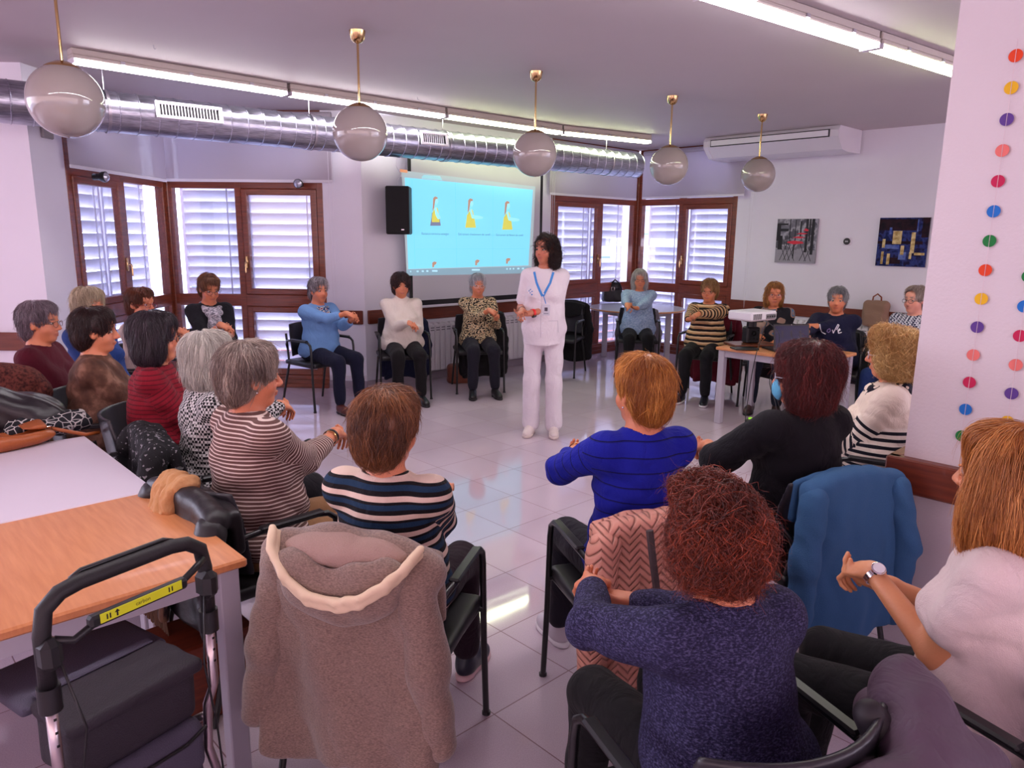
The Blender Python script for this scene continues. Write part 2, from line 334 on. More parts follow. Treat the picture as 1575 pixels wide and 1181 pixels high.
# ---- air duct ----------------------------------------------------
m_duct, nt, b = newmat('galvanised spiral duct'); b.inputs['Metallic'].default_value = 1; b.inputs['Roughness'].default_value = .3
tc = N(nt, 'ShaderNodeTexCoord'); mp = N(nt, 'ShaderNodeMapping'); mp.inputs['Scale'].default_value = (3, 30, 30); n = N(nt, 'ShaderNodeTexNoise'); n.inputs['Scale'].default_value = 4
L(nt, tc.outputs['Object'], mp.inputs[0]); L(nt, mp.outputs[0], n.inputs['Vector']); r = ramp(nt, [(.3, (150, 150, 165)), (.7, (200, 200, 215))], 'LINEAR'); L(nt, n.outputs[0], r.inputs[0]); L(nt, r.outputs[0], b.inputs['Base Color'])
DZ = 2.60
d0 = atz(-60, 149, DZ); d1 = atz(972, 254, DZ); dd = (d1-d0); DL = dd.length
D = empty('air_duct', d0, math.atan2(dd.y, dd.x), 'long spiral galvanised air duct hung below the ceiling along the windows', 'duct')
pr = []; x = 0; rad = .152
mb = MB(); prof = []
while x < DL:
    prof += [(rad, x), (rad, x+.128), (rad+.005, x+.131), (rad+.005, x+.137), (rad, x+.14)]; x += .14
prof.append((rad*.98, DL)); prof.append((.001, DL+.01))
mb.lathe(prof, 40); mb.xf(Matrix.Rotation(PI/2, 4, 'Y')).build('pipe', m_duct, D, smooth=True, ang=50)
for xx in (DL*.13, DL*.37, DL*.58, DL*.78, DL*.93):
    MB().lathe([(rad+.004, -.012), (rad+.009, -.01), (rad+.009, .01), (rad+.004, .012)], 40).xf(Matrix.Rotation(PI/2, 4, 'Y')).build('clamp_ring', m_steel, D, loc=(xx, 0, 0), smooth=True, ang=40)
    MB().tube([(xx, 0, rad), (xx, 0, CEIL-DZ)], .005, 6).build('hanger_rod', m_steel, D)
def grille(px0, px1):
    a = (atz(px0, 180, DZ)-d0).dot(dd.normalized()); c = (atz(px1, 188, DZ)-d0).dot(dd.normalized()); w = c-a
    ang = math.radians(12); g = MB(); y = -(rad+.02)
    for z_ in (-.055, .055): g.box((w/2, y, z_), (w, .02, .025), bev=.004)
    for x_ in (.015, w-.015): g.box((x_, y, 0), (.03, .02, .12), bev=.004)
    k = .05
    while k < w-.04: g.box((k, y, 0), (.006, .016, .095)); k += .024
    go = g.build('vent_grille', m_white, D, loc=(a, 0, 0), rot=(-ang, 0, 0))
    MB().box((w/2, y+.012, 0), (w-.02, .006, .1)).build('vent_throat', m_black, go)
grille(229, 336); grille(866, 905)

# ---- fluorescent rows --------------------------------------------
m_tube, nt, b = newmat('lit diffuser'); nt.nodes.remove(b); em = N(nt, 'ShaderNodeEmission'); em.inputs[0].default_value = (1.0, .93, .97, 1); em.inputs[1].default_value = TUBE; L(nt, em.outputs[0], nt.nodes['Material Output'].inputs[0])
m_tubey, nt, b = newmat('greenish lit diffuser'); nt.nodes.remove(b); em = N(nt, 'ShaderNodeEmission'); em.inputs[0].default_value = (.9, 1.0, .62, 1); em.inputs[1].default_value = TUBE*.9; L(nt, em.outputs[0], nt.nodes['Material Output'].inputs[0])
m_house = mat('fixture housing', (196, 186, 178), .5)
def fixture(p, q, label, yel=False, w=.13):
    p = Vector(p); q = Vector(q); d = q-p; L_ = d.length-.03
    R = empty('fluorescent_light', (p.x, p.y, CEIL), math.atan2(d.y, d.x), label, 'ceiling light', 'fluorescent fittings in rows on the ceiling')
    R.rotation_euler = (0, 0, math.atan2(d.y, d.x)); h = CEIL-p.z
    MB().prism([(0, -w/2), (0, w/2), (.0, w/2)], 0, 0)
    b_ = MB(); b_.box((L_/2, 0, -.025), (L_, w*.85, .046), bev=.006); b_.box((L_/2, 0, -.06), (L_, w, .03), bev=.008)
    b_.build('housing', m_house, R)
    pr = [(-w/2+.006, -.074), (-w/2+.012, -h+.012), (-w/2+.03, -h), (w/2-.03, -h), (w/2-.012, -h+.012), (w/2-.006, -.074)]
    dv = MB(); n_ = len(pr); vs = [(x_, a, z_) for x_ in (.012, L_-.012) for a, z_ in pr]
    dv.add(vs, [tuple(range(n_)), tuple(range(n_, 2*n_))]+[(k, (k+1) % n_, n_+(k+1) % n_, n_+k) for k in range(n_)])
    dv.build('diffuser', m_tubey if yel else m_tube, R)
    for x_ in (.006, L_-.006): MB().box((x_, 0, -(h+.07)/2-.002), (.012, w, h-.066), bev=.003).build('end_cap', m_white, R)
    for k in (.2, .5, .8): MB().box((L_*k, -w/2-.004, -.06), (.03, .01, .02)).build('clip', m_steel, R)
FZ = 2.85
row1 = [atz(108, 97, FZ), atz(443, 148, FZ), atz(684, 182, FZ), atz(863, 207, FZ), atz(1000, 221, FZ)]
labs = ['fluorescent fitting in the far row, behind the nearest globe lamp', 'fluorescent fitting in the far row, behind the second globe from the left',
        'fluorescent fitting in the far row with greenish glow above the screen', 'fluorescent fitting at the corner end of the far row, right of the third globe']
for k in range(4): fixture(row1[k], row1[k+1], labs[k], k >= 2)
e_ = (row1[1]-row1[0])
row2 = [atz(1100, 2, FZ), atz(1342, 77, FZ), atz(1467, 130, FZ)]
dv_ = (row2[1]-row2[0]).normalized()
row2[0] = row2[1]-dv_*1.62; row2[2] = row2[1]+dv_*1.62
fixture(row2[0], row2[1], 'bright white fluorescent fitting crossing the top edge near the pillar')
fixture(row2[1], row2[2], 'fluorescent fitting with greenish end running behind the pillar', True)
for k in range(1, 4): fixture(row2[0]-dv_*1.66*k, row2[0]-dv_*(1.66*(k-1)+.03), ['fluorescent fitting of the near row, just beyond the top edge of the view', 'fluorescent fitting of the near row, overhead left of the camera', 'last fluorescent fitting of the near row, towards the left wall'][k-1])

# ---- globe lamps -------------------------------------------------
m_globe, nt, b = newmat('opal glass'); b.inputs['Base Color'].default_value = lin((160, 150, 146)); b.inputs['Roughness'].default_value = .04; b.inputs['Coat Weight'].default_value = .6; b.inputs['Specular IOR Level'].default_value = .5
def globe(x, y, zc, label):
    R = empty('globe_pendant_lamp', (x, y, CEIL), 0, label, 'pendant lamp', 'opal globe pendants in a row'); r_ = .175; z = zc-CEIL
    MB().lathe([(.001, 0), (.052, 0), (.05, -.012), (.042, -.05), (.028, -.068), (.012, -.075), (.001, -.077)], 28).build('canopy', m_brass, R, smooth=True, ang=35)
    MB().tube([(0, 0, -.07), (0, 0, z+r_)], .0075, 10).build('rod', m_brass, R, smooth=True, ang=40)
    MB().lathe([(.001, z+r_+.012), (.03, z+r_+.01), (.065, z+r_-.006), (.083, z+r_-.018), (.085, z+r_-.03), (.08, z+r_-.03)], 32).build('gallery_cap', m_brass, R, smooth=True, ang=50)
    pr = [(max(.001, r_*math.sin(a)), z+r_*math.cos(a)) for a in np.linspace(.3, PI, 34)]
    MB().lathe(pr, 56).build('glass_globe', m_globe, R, smooth=True)
for (px, py, zc, dep, lb) in [(101.5, 155.5, 2.33, 0, 'largest opal globe pendant at top left, its rod leaving the picture'), (554, 205, 2.335, 0, 'second opal globe pendant from the left, in front of the duct and beside the speaker'),
                       (822.5, 237, 2.335, 0, 'opal globe pendant hanging above the standing woman in white'), (1029, 255, 2.345, 0, 'opal globe pendant in front of the corner blinds'), (1166, 269, 2.35, 0, 'smallest opal globe pendant, in front of the air conditioner')]:
    p = atz(px, py, zc); globe(p.x, p.y, zc, lb)
# ------------------------------------------------------------------ implicit-surface modelling (numpy)
def rotm(rx=0, ry=0, rz=0):
    cx_, sx_, cy_, sy_, cz_, sz_ = math.cos(rx), math.sin(rx), math.cos(ry), math.sin(ry), math.cos(rz), math.sin(rz)
    X = np.array([[1, 0, 0], [0, cx_, -sx_], [0, sx_, cx_]]); Y = np.array([[cy_, 0, sy_], [0, 1, 0], [-sy_, 0, cy_]]); Z = np.array([[cz_, -sz_, 0], [sz_, cz_, 0], [0, 0, 1]])
    return Z @ Y @ X
A_ = lambda *v: np.array(v, float)
class Fr:                        # a frame: local point p -> o + R p
    def __init__(s, o=(0, 0, 0), R=None): s.o = np.array(o, float); s.R = np.eye(3) if R is None else R
    def __call__(s, *p): return s.o + s.R @ np.array(p, float)
    def sub(s, o, R): return Fr(s(*o), s.R @ R)
ID = Fr()
class Sdf:
    def __init__(s): s.p = []
    def _a(s, kind, lo, hi, f, k, tagv=0): s.p.append((kind, np.array(lo), np.array(hi), f, k, tagv)); return s
    def cone(s, a, b, ra, rb, k=.02, fr=ID, sub=False, tagv=0, flat=None):
        a = fr(*a); b = fr(*b); r = max(ra, rb)
        def f(P):
            d = b-a; t = np.clip(((P-a) @ d)/(d @ d), 0, 1); return np.linalg.norm(P-a-t[..., None]*d, axis=-1)-(ra+(rb-ra)*t)
        return s._a('sub' if sub else 'add', np.minimum(a, b)-r, np.maximum(a, b)+r, f, k, tagv)
    def ell(s, c, rad, k=.02, fr=ID, R=None, sub=False, tagv=0):
        c = fr(*c); Rm = fr.R if R is None else fr.R @ R; rad = np.array(rad, float)
        e = np.sqrt((Rm**2) @ (rad**2))
        def f(P):
            q = (P-c) @ Rm; k0 = np.linalg.norm(q/rad, axis=-1); k1 = np.linalg.norm(q/rad**2, axis=-1)
            return k0*(k0-1)/np.maximum(k1, 1e-6)
        return s._a('sub' if sub else 'add', c-e, c+e, f, k, tagv)
    def box(s, c, half, rr=.01, k=.01, fr=ID, R=None, sub=False, tagv=0):
        c = fr(*c); Rm = fr.R if R is None else fr.R @ R; h = np.array(half, float)-rr; e = np.abs(Rm) @ np.array(half, float)
        def f(P):
            q = np.abs((P-c) @ Rm)-h; return np.linalg.norm(np.maximum(q, 0), axis=-1)+np.minimum(q.max(axis=-1), 0)-rr
        return s._a('sub' if sub else 'add', c-e, c+e, f, k, tagv)
    def fn(s, lo, hi, f, k=.01, sub=False, tagv=0): return s._a('sub' if sub else 'add', lo, hi, f, k, tagv)
    def bounds(s):
        q = [p for p in s.p if p[0] == 'add']; return np.min([p[1] for p in q], 0), np.max([p[2] for p in q], 0)
    def ev(s, P):                # evaluate at arbitrary points
        d = np.full(P.shape[:-1], 1.0)
        for kind, lo, hi, f, k, _ in s.p: d = smin(d, f(P), k) if kind == 'add' else -smin(-d, f(P), k)
        return d
    def grid(s, h, disp=None, clip=None):
        lo, hi = s.bounds(); lo = lo-3*h; hi = hi+3*h
        if clip is not None: lo = np.maximum(lo, clip[0]); hi = np.minimum(hi, clip[1])
        n = np.ceil((hi-lo)/h).astype(int)+1
        D = np.full(n, 1.0, np.float32); ax = [lo[i]+h*np.arange(n[i]) for i in range(3)]
        for kind, a, b, f, k, _ in s.p:
            m = k+3*h; i0 = np.clip(np.floor((a-m-lo)/h).astype(int), 0, n); i1 = np.clip(np.ceil((b+m-lo)/h).astype(int)+1, 0, n)
            if (i1 <= i0).any(): continue
            sl = tuple(slice(i0[i], i1[i]) for i in range(3))
            P = np.stack(np.meshgrid(*[ax[i][sl[i]] for i in range(3)], indexing='ij'), -1); v = f(P)
            if kind == 'add':
                D[sl] = smin(D[sl], v, k)
            else:
                D[sl] = -smin(-D[sl], v, k)
        if disp is not None:
            idx = np.nonzero(np.abs(D) < .06); P = np.stack([ax[i][idx[i]] for i in range(3)], -1); D[idx] += disp(P)
        return D, lo, h
def smin(a, b, k):
    if k <= 0: return np.minimum(a, b)
    h = np.clip(.5+.5*(b-a)/k, 0, 1); return b+(a-b)*h-k*h*(1-h)
def surfnet(D, o, h):
    D = D.copy(); D[0] = D[-1] = 1; D[:, 0] = D[:, -1] = 1; D[:, :, 0] = D[:, :, -1] = 1
    S = D < 0; n = np.array(D.shape)-1; c = np.zeros(n, np.int8)
    for i in (0, 1):
        for j in (0, 1):
            for k in (0, 1): c += S[i:n[0]+i, j:n[1]+j, k:n[2]+k]
    act = (c > 0) & (c < 8); I = np.stack(np.nonzero(act), 1); idx = np.full(n, -1, np.int64); idx[act] = np.arange(len(I))
    acc = np.zeros((len(I), 3)); cnt = np.zeros(len(I))
    for ax in range(3):
        o1, o2 = [q for q in range(3) if q != ax]
        for u in (0, 1):
            for v in (0, 1):
                a = np.zeros(3, int); a[o1] = u; a[o2] = v; b = a.copy(); b[ax] = 1
                da = D[I[:, 0]+a[0], I[:, 1]+a[1], I[:, 2]+a[2]]; db = D[I[:, 0]+b[0], I[:, 1]+b[1], I[:, 2]+b[2]]
                m = (da < 0) != (db < 0); t = da[m]/(da[m]-db[m]); acc[m] += a+t[:, None]*(b-a); cnt[m] += 1
    V = o+h*(I+acc/cnt[:, None]); F = []
    for ax in range(3):
        o1, o2 = (ax+1) % 3, (ax+2) % 3
        sl0 = [slice(0, None)]*3; sl1 = [slice(0, None)]*3; sl0[ax] = slice(0, -1); sl1[ax] = slice(1, None)
        E = S[tuple(sl0)] != S[tuple(sl1)]; J = np.stack(np.nonzero(E), 1)
        J = J[(J[:, o1] > 0) & (J[:, o2] > 0) & (J[:, o1] < n[o1]) & (J[:, o2] < n[o2])]
        def g(a, b):
            K = J.copy(); K[:, o1] -= a; K[:, o2] -= b; return idx[K[:, 0], K[:, 1], K[:, 2]]
        q = np.stack([g(1, 1), g(0, 1), g(0, 0), g(1, 0)], 1); fl_ = ~S[J[:, 0], J[:, 1], J[:, 2]]
        q[fl_] = q[fl_][:, ::-1]; F.append(q)
    return V, np.concatenate(F)
def npmesh(name, V, F, mats, parent=None, smooth=True, col=None, st=None, loc=None, rot=None):
    me = bpy.data.meshes.new(name); me.vertices.add(len(V)); me.vertices.foreach_set('co', np.asarray(V, np.float32).ravel())
    k = F.shape[1]; me.loops.add(F.size); me.loops.foreach_set('vertex_index', F.ravel().astype(np.int32))
    me.polygons.add(len(F)); me.polygons.foreach_set('loop_start', np.arange(0, F.size, k, dtype=np.int32)); me.polygons.foreach_set('loop_total', np.full(len(F), k, np.int32))
    if smooth: me.polygons.foreach_set('use_smooth', np.ones(len(F), bool))
    me.update(calc_edges=True)
    if col is not None:
        a = me.color_attributes.new('Col', 'FLOAT_COLOR', 'POINT'); a.data.foreach_set('color', np.concatenate([col, np.ones((len(V), 1))], 1).astype(np.float32).ravel())
    if st is not None:
        a = me.attributes.new('st', 'FLOAT', 'POINT'); a.data.foreach_set('value', st.astype(np.float32))
    for m in (mats if isinstance(mats, (list, tuple)) else [mats]): me.materials.append(m)
    o = bpy.data.objects.new(name, me); COL.objects.link(o)
    if parent: o.parent = parent
    if loc is not None: o.location = loc
    if rot is not None: o.rotation_euler = rot
    return o
def relax(V, F, it=1, w=.5):
    for _ in range(it):
        s = np.zeros_like(V); c = np.zeros(len(V))
        for a in range(4):
            b = (a+1) % 4; np.add.at(s, F[:, a], V[F[:, b]]); np.add.at(s, F[:, b], V[F[:, a]]); np.add.at(c, F[:, a], 1); np.add.at(c, F[:, b], 1)
        V = V*(1-w)+w*s/np.maximum(c, 1)[:, None]
    return V
def fold_noise(seed, amp, scale, stretch=(1, 1, 1)):
    r = np.random.default_rng(seed); Q = [(r.normal(size=3)*np.array(stretch)*scale, r.uniform(0, 6.28), r.uniform(.5, 1)) for _ in range(7)]
    def f(P):
        w = np.zeros(P.shape[:-1]); s_ = 0
        for d, ph, a in Q:
            w = w + a*np.sin(P @ d+ph+1.3*np.sin(P @ (d[::-1]*.37)+ph*2)); s_ += a
        return amp*w/s_*1.6
    return f
def crease_noise(seed, amp, scale, stretch=(1, 1, 1)):
    r = np.random.default_rng(seed); Q = [(r.normal(size=3)*np.array(stretch)*scale, r.uniform(0, 6.28), r.uniform(.5, 1)) for _ in range(6)]
    def f(P):
        w = np.zeros(P.shape[:-1]); s_ = 0
        for d, ph, a in Q: w = w + a*(2*np.abs(np.sin(.5*(P @ d)+ph+.8*np.sin(P @ (d[::-1]*.45)+ph*2)))-1.2); s_ += a
        return -amp*w/s_*1.6
    return f
def smesh(name, S, h, mats, parent=None, disp=None, rel=1, clip=None, st=None, col=None, **k):
    D, o, h = S.grid(h, disp, clip); V, Fc = surfnet(D, o, h); V = relax(V, Fc, rel)
    return npmesh(name, V, Fc, mats, parent, st=st(V) if st else None, col=col(V) if col else None, **k)

# ------------------------------------------------------------------ skin, cloth, hair materials
m_skin, nt, b = newmat('skin'); at_ = N(nt, 'ShaderNodeAttribute'); at_.attribute_name = 'Col'; L(nt, at_.outputs['Color'], b.inputs['Base Color'])
b.inputs['Roughness'].default_value = .45; b.inputs['Subsurface Weight'].default_value = .12; b.inputs['Subsurface Radius'].default_value = (.02, .008, .004); b.inputs['Subsurface Scale'].default_value = .5
tc = N(nt, 'ShaderNodeTexCoord'); n = N(nt, 'ShaderNodeTexNoise'); n.inputs['Scale'].default_value = 160; bp = N(nt, 'ShaderNodeBump'); bp.inputs['Strength'].default_value = .15; bp.inputs['Distance'].default_value = .004
L(nt, tc.outputs['Object'], n.inputs['Vector']); L(nt, n.outputs[0], bp.inputs['Height']); L(nt, bp.outputs[0], b.inputs['Normal'])
def cloth(name, c, rough=.85, noise=.12, nscale=250, bump=.35, bscale=400, sheen=.2):
    return mat(name, c, rough, noise=noise, nscale=nscale, bump=bump, bscale=bscale, sheen=sheen, spec=.25)
def stripes(name, stops, period, tilt=0, rough=.85, wob=.0, bump=.3, bscale=300, attr='st', interp='CONSTANT', plain=None):
    """stripe colours repeated along the garment coordinate"""
    if name in MC: return MC[name]
    m, nt, b = newmat(name); MC[name] = m
    a = N(nt, 'ShaderNodeAttribute'); a.attribute_name = attr; s = a.outputs['Fac']; tc = N(nt, 'ShaderNodeTexCoord')
    if wob:
        n = N(nt, 'ShaderNodeTexNoise'); n.inputs['Scale'].default_value = 9; L(nt, tc.outputs['Object'], n.inputs['Vector'])
        s = M2(nt, 'ADD', s, M2(nt, 'MULTIPLY', M2(nt, 'SUBTRACT', n.outputs[0], vb=.5), vb=wob))
    f = M2(nt, 'FRACT', M2(nt, 'DIVIDE', s, vb=period)); r = ramp(nt, stops, interp); L(nt, f, r.inputs[0]); L(nt, r.outputs[0], b.inputs['Base Color'])
    if plain:
        mx = N(nt, 'ShaderNodeMix', data_type='RGBA'); L(nt, M2(nt, 'GREATER_THAN', s, vb=plain[0]), mx.inputs[0]); L(nt, r.outputs[0], mx.inputs[6]); mx.inputs[7].default_value = lin(plain[1]); L(nt, mx.outputs[2], b.inputs['Base Color'])
    b.inputs['Roughness'].default_value = rough; b.inputs['Specular IOR Level'].default_value = .25; b.inputs['Sheen Weight'].default_value = .02
    n = N(nt, 'ShaderNodeTexNoise'); n.inputs['Scale'].default_value = bscale; bp = N(nt, 'ShaderNodeBump'); bp.inputs['Strength'].default_value = bump; bp.inputs['Distance'].default_value = .01
    L(nt, tc.outputs['Object'], n.inputs['Vector']); L(nt, n.outputs[0], bp.inputs['Height']); L(nt, bp.outputs[0], b.inputs['Normal']); wrinkle(nt, b, tc)
    return m
def blotch(name, stops, scale=40, kind='noise', rough=.8, interp='CONSTANT', detail=2, bump=.2, stretch=(1, 1, 1)):
    if name in MC: return MC[name]
    m, nt, b = newmat(name); MC[name] = m; tc = N(nt, 'ShaderNodeTexCoord'); mp = N(nt, 'ShaderNodeMapping'); mp.inputs['Scale'].default_value = stretch
    if kind == 'noise': n = N(nt, 'ShaderNodeTexNoise'); n.inputs['Detail'].default_value = detail
    elif kind == 'voronoi': n = N(nt, 'ShaderNodeTexVoronoi'); n.feature = 'DISTANCE_TO_EDGE'
    else: n = N(nt, 'ShaderNodeTexChecker')
    n.inputs['Scale'].default_value = scale; r = ramp(nt, stops, interp)
    L(nt, tc.outputs['Object'], mp.inputs[0]); L(nt, mp.outputs[0], n.inputs['Vector']); L(nt, n.outputs[{'noise': 0, 'voronoi': 0}.get(kind, 1)], r.inputs[0]); L(nt, r.outputs[0], b.inputs['Base Color'])
    b.inputs['Roughness'].default_value = rough; b.inputs['Specular IOR Level'].default_value = .25
    if bump:
        n2 = N(nt, 'ShaderNodeTexNoise'); n2.inputs['Scale'].default_value = 260; bp = N(nt, 'ShaderNodeBump'); bp.inputs['Strength'].default_value = bump; bp.inputs['Distance'].default_value = .01
        L(nt, tc.outputs['Object'], n2.inputs['Vector']); L(nt, n2.outputs[0], bp.inputs['Height']); L(nt, bp.outputs[0], b.inputs['Normal']); wrinkle(nt, b, tc)
    return m
def hairmat(name, dark, light):
    if name in MC: return MC[name]
    m, nt, b = newmat(name); MC[name] = m; a = N(nt, 'ShaderNodeAttribute'); a.attribute_name = 'st'; r = ramp(nt, [(0, dark), (.55, tuple((np.array(dark)+np.array(light))/2)), (1, light)], 'LINEAR')
    L(nt, a.outputs['Fac'], r.inputs[0]); L(nt, r.outputs[0], b.inputs['Base Color']); b.inputs['Roughness'].default_value = .38; b.inputs['Specular IOR Level'].default_value = .5
    return m
m_eye = mat('eye white', (186, 168, 162), .3); m_iris = mat('iris', (58, 40, 30), .1)
m_lens, nt, b = newmat('spectacle lens'); nt.nodes.remove(b); g = N(nt, 'ShaderNodeBsdfGlossy'); g.inputs['Roughness'].default_value = .03
tr = N(nt, 'ShaderNodeBsdfTransparent'); ms = N(nt, 'ShaderNodeMixShader'); ms.inputs[0].default_value = .07; L(nt, tr.outputs[0], ms.inputs[1]); L(nt, g.outputs[0], ms.inputs[2]); L(nt, ms.outputs[0], nt.nodes['Material Output'].inputs[0])

# ------------------------------------------------------------------ the person builder
def ik(S, T, l1, l2, pole):
    S = np.array(S, float); T = np.array(T, float); d = T-S; D_ = np.linalg.norm(d); D2 = min(D_, (l1+l2)*.995); u = d/D_
    T = S+u*D2 if D_ > (l1+l2)*.995 else T
    a = (l1*l1-l2*l2+D2*D2)/(2*D2); hh = math.sqrt(max(l1*l1-a*a, 0)); p = np.array(pole, float); p = p-u*(p @ u); p /= np.linalg.norm(p)+1e-9
    return S+u*a+p*hh, T
def nrm(v): v = np.array(v, float); return v/(np.linalg.norm(v)+1e-9)
def hand(S, W, f, n, side=1, curl=(.5, .5, .5, .5), sc=1.0, thumb=.6, spread=.10):
    """palm from wrist W towards f; n = back-of-hand normal; fingers curl away from n. side: +1 thumb towards f x n"""
    f = nrm(f); n = nrm(np.array(n)-f*(np.array(n) @ f)); t = np.cross(f, n)*side; W = np.array(W, float)
    R = np.stack([t, f, n], 1); S.ell(W+f*.048*sc, (.040*sc, .052*sc, .0155*sc), .012, R=R)
    S.cone(W-f*.01, W+f*.03*sc, .024*sc, .024*sc, .015)
    S.ell(W+f*.028*sc+t*.026*sc-n*.006*sc, (.018*sc, .032*sc, .016*sc), .01, R=R)
    ls = [(.043, .026, .020), (.046, .029, .021), (.043, .027, .020), (.034, .021, .018)]; rr = [.0088, .009, .0086, .0078]
    tips = []
    for i in range(4):
        b0 = W+f*(.088-.004*abs(i-1))*sc+t*(.028-.0187*i)*sc; a = 0; d0 = nrm(f+t*spread*(1.2-.8*i)); p = b0-f*.012*sc
        for j, l in enumerate(ls[i]):
            a += curl[i]*(.9, 1.15, .8)[j]; dr = nrm(d0*math.cos(a)-n*math.sin(a)); q = p+dr*l*sc
            if j == 0: q = q+d0*.010*sc
            S.cone(p, q, rr[i]*sc*(1-.08*j), rr[i]*sc*(1-.08*(j+1)), .003); p = q
        tips.append(p)
    p = W+f*.022*sc+t*.032*sc-n*.006*sc; d = nrm(f*.72+t*.62-n*thumb*.6); q = p+d*.036*sc; S.cone(p, q, .0125*sc, .0105*sc, .006)
    d = nrm(f*.92+t*.22-n*thumb*.8); q2 = q+d*.029*sc; S.cone(q, q2, .0105*sc, .0085*sc, .003); return tips

def head_sdf(S, H_, sc=1.0, fat=0.0, eyes=True):
    k = sc; E = lambda c, r, **q: S.ell([v*k for v in c], [v*k for v in r], fr=H_, **q)
    E((0, -.018, .034), (.074, .093, .080), k=.03); E((0, .022, -.028), (.060+fat, .066, .086), k=.03)
    E((0, .052, -.092), (.030+fat, .026, .020), k=.025); E((.036, .052, -.036), (.026+fat*.6, .026, .028), k=.02); E((-.036, .052, -.036), (.026+fat*.6, .026, .028), k=.02)
    E((0, .074, .026), (.046, .016, .012), k=.02); E((0, .066, .055), (.05, .026, .03), k=.02)
    for s in (-1, 1):
        E((s*.031, .094, .003), (.017, .014, .011), k=.010, sub=True)
        E((s*.077, -.006, -.006), (.009, .019, .031), k=.008, R=rotm(0, 0, s*.35)); E((s*.086, -.002, -.004), (.005, .010, .017), k=.004, sub=True)
        E((s*.012, .094, -.037), (.009, .010, .008), k=.006)
        E((s*.031, .0845, .0125), (.017, .007, .0035), k=.004); E((s*.031, .083, -.0095), (.016, .006, .0035), k=.004)
    S.cone((0, .084*k, .012*k), (0, .107*k, -.032*k), .007*k, .0115*k, .010, fr=H_)
    E((0, .086, -.0615), (.024, .010, .005), k=.006); E((0, .0845, -.0715), (.020, .010, .0058), k=.006); E((0, .0985, -.0665), (.026, .008, .0012), k=.003, sub=True)
def skin_cols(V, H_, sc, base, lips=(168, 84, 78), brow=(92, 66, 52), browon=True):
    q = (V-H_.o) @ H_.R/sc; c0 = np.array(lin(base)[:3]); C = np.tile(c0, (len(V), 1))
    def blend(w, col):
        w = np.clip(w, 0, 1)[:, None]; C[:] = C*(1-w)+np.array(lin(col)[:3])*w
    rng = fold_noise(3, 1, 30); C *= (1+.06*rng(V))[:, None]
    fr_ = q[:, 1] > .05
    for s in (-1, 1): blend(.35*np.exp(-((q[:, 0]-s*.04)**2+(q[:, 2]+.03)**2)/.0004)*fr_, (214, 110, 96))
    blend(.25*np.exp(-((q[:, 0])**2+(q[:, 2]+.033)**2)/.0003)*(q[:, 1] > .09), (214, 110, 96))
    blend(.8*np.exp(-((q[:, 0]/.023)**4+((q[:, 2]+.0665)/.009)**4))*(q[:, 1] > .07), lips)
    if browon:
        for s in (-1, 1):
            x = s*q[:, 0]; zc = .0275-.35*(np.clip(x-.034, 0, 1)); blend(1.1*np.exp(-((x-.031)/.019)**4-((q[:, 2]-zc)/.0042)**2)*(q[:, 1] > .055), brow)
    for s in (-1, 1): blend(.30*np.exp(-((q[:, 0]-s*.031)/.02)**2-((q[:, 2]-.001)/.013)**2)*(q[:, 1] > .055), (150, 80, 66))
    return C

HAIR = {}
def hair_sdf(style, H_, sc=1.0, vol=0.0):
    S = Sdf(); k = sc; E = lambda c, r, **q: S.ell([v*k for v in c], [v*k for v in r], fr=H_, **q)
    v = vol
    E((0, -.022, .038), (.084+v, .104+v, .094+v), k=.02)
    if style in ('short', 'bun', 'man'):
        E((0, -.060, -.030), (.071+v, .052+v, .074), k=.03)
        E((0, .045, .085), (.060+v, .042, .036+v), k=.03)
    elif style == 'bob':
        for s in (-1, 1): E((s*(.066+v*.7), -.020, -.045), (.030+v*.5, .066, .088), k=.03)
        E((0, -.066, -.052), (.076+v, .050+v*.6, .082), k=.03); E((0, .045, .085), (.062, .042, .034), k=.03)
    elif style == 'longbob':
        for s in (-1, 1): E((s*(.066+v*.7), -.012, -.085), (.034+v*.5, .070, .125), k=.03)
        E((0, -.060, -.085), (.078+v, .052+v*.6, .125), k=.03); E((0, .045, .085), (.060, .042, .030), k=.03)
    elif style == 'curly':
        for s in (-1, 1): E((s*(.070+v*.6), -.018, -.02), (.036+v*.5, .070+v*.4, .075), k=.04)
        E((0, -.062, -.035), (.082+v, .056+v*.6, .082), k=.04); E((0, .05, .095), (.070+v, .045, .036+v), k=.03)
    elif style == 'longcurly':
        for s in (-1, 1): E((s*.072, -.035, -.06), (.036, .052, .11), k=.03)
        E((0, -.07, -.07), (.088, .048, .12), k=.04)
    elif style == 'long':
        for s in (-1, 1): E((s*(.068+v*.5), -.03, -.09), (.030+v*.4, .045, .14), k=.03)
        E((0, -.075, -.10), (.085, .045, .15), k=.04)
    # keep the face (and for short cuts the ears) clear
    fw = .060 if style not in ('man',) else .064
    E((0, .115, -.045), (fw, .075, .098), k=.012, sub=True)
    if style in ('short', 'bun'):
        for s in (-1, 1): E((s*.092, .018, -.035), (.026+v, .030, .048), k=.010, sub=True)
    if style == 'man':
        for s in (-1, 1): E((s*.092, .01, -.03), (.03, .038, .05), k=.01, sub=True)
        E((0, .09, .06), (.06, .075, .05), k=.01, sub=True)
    return S
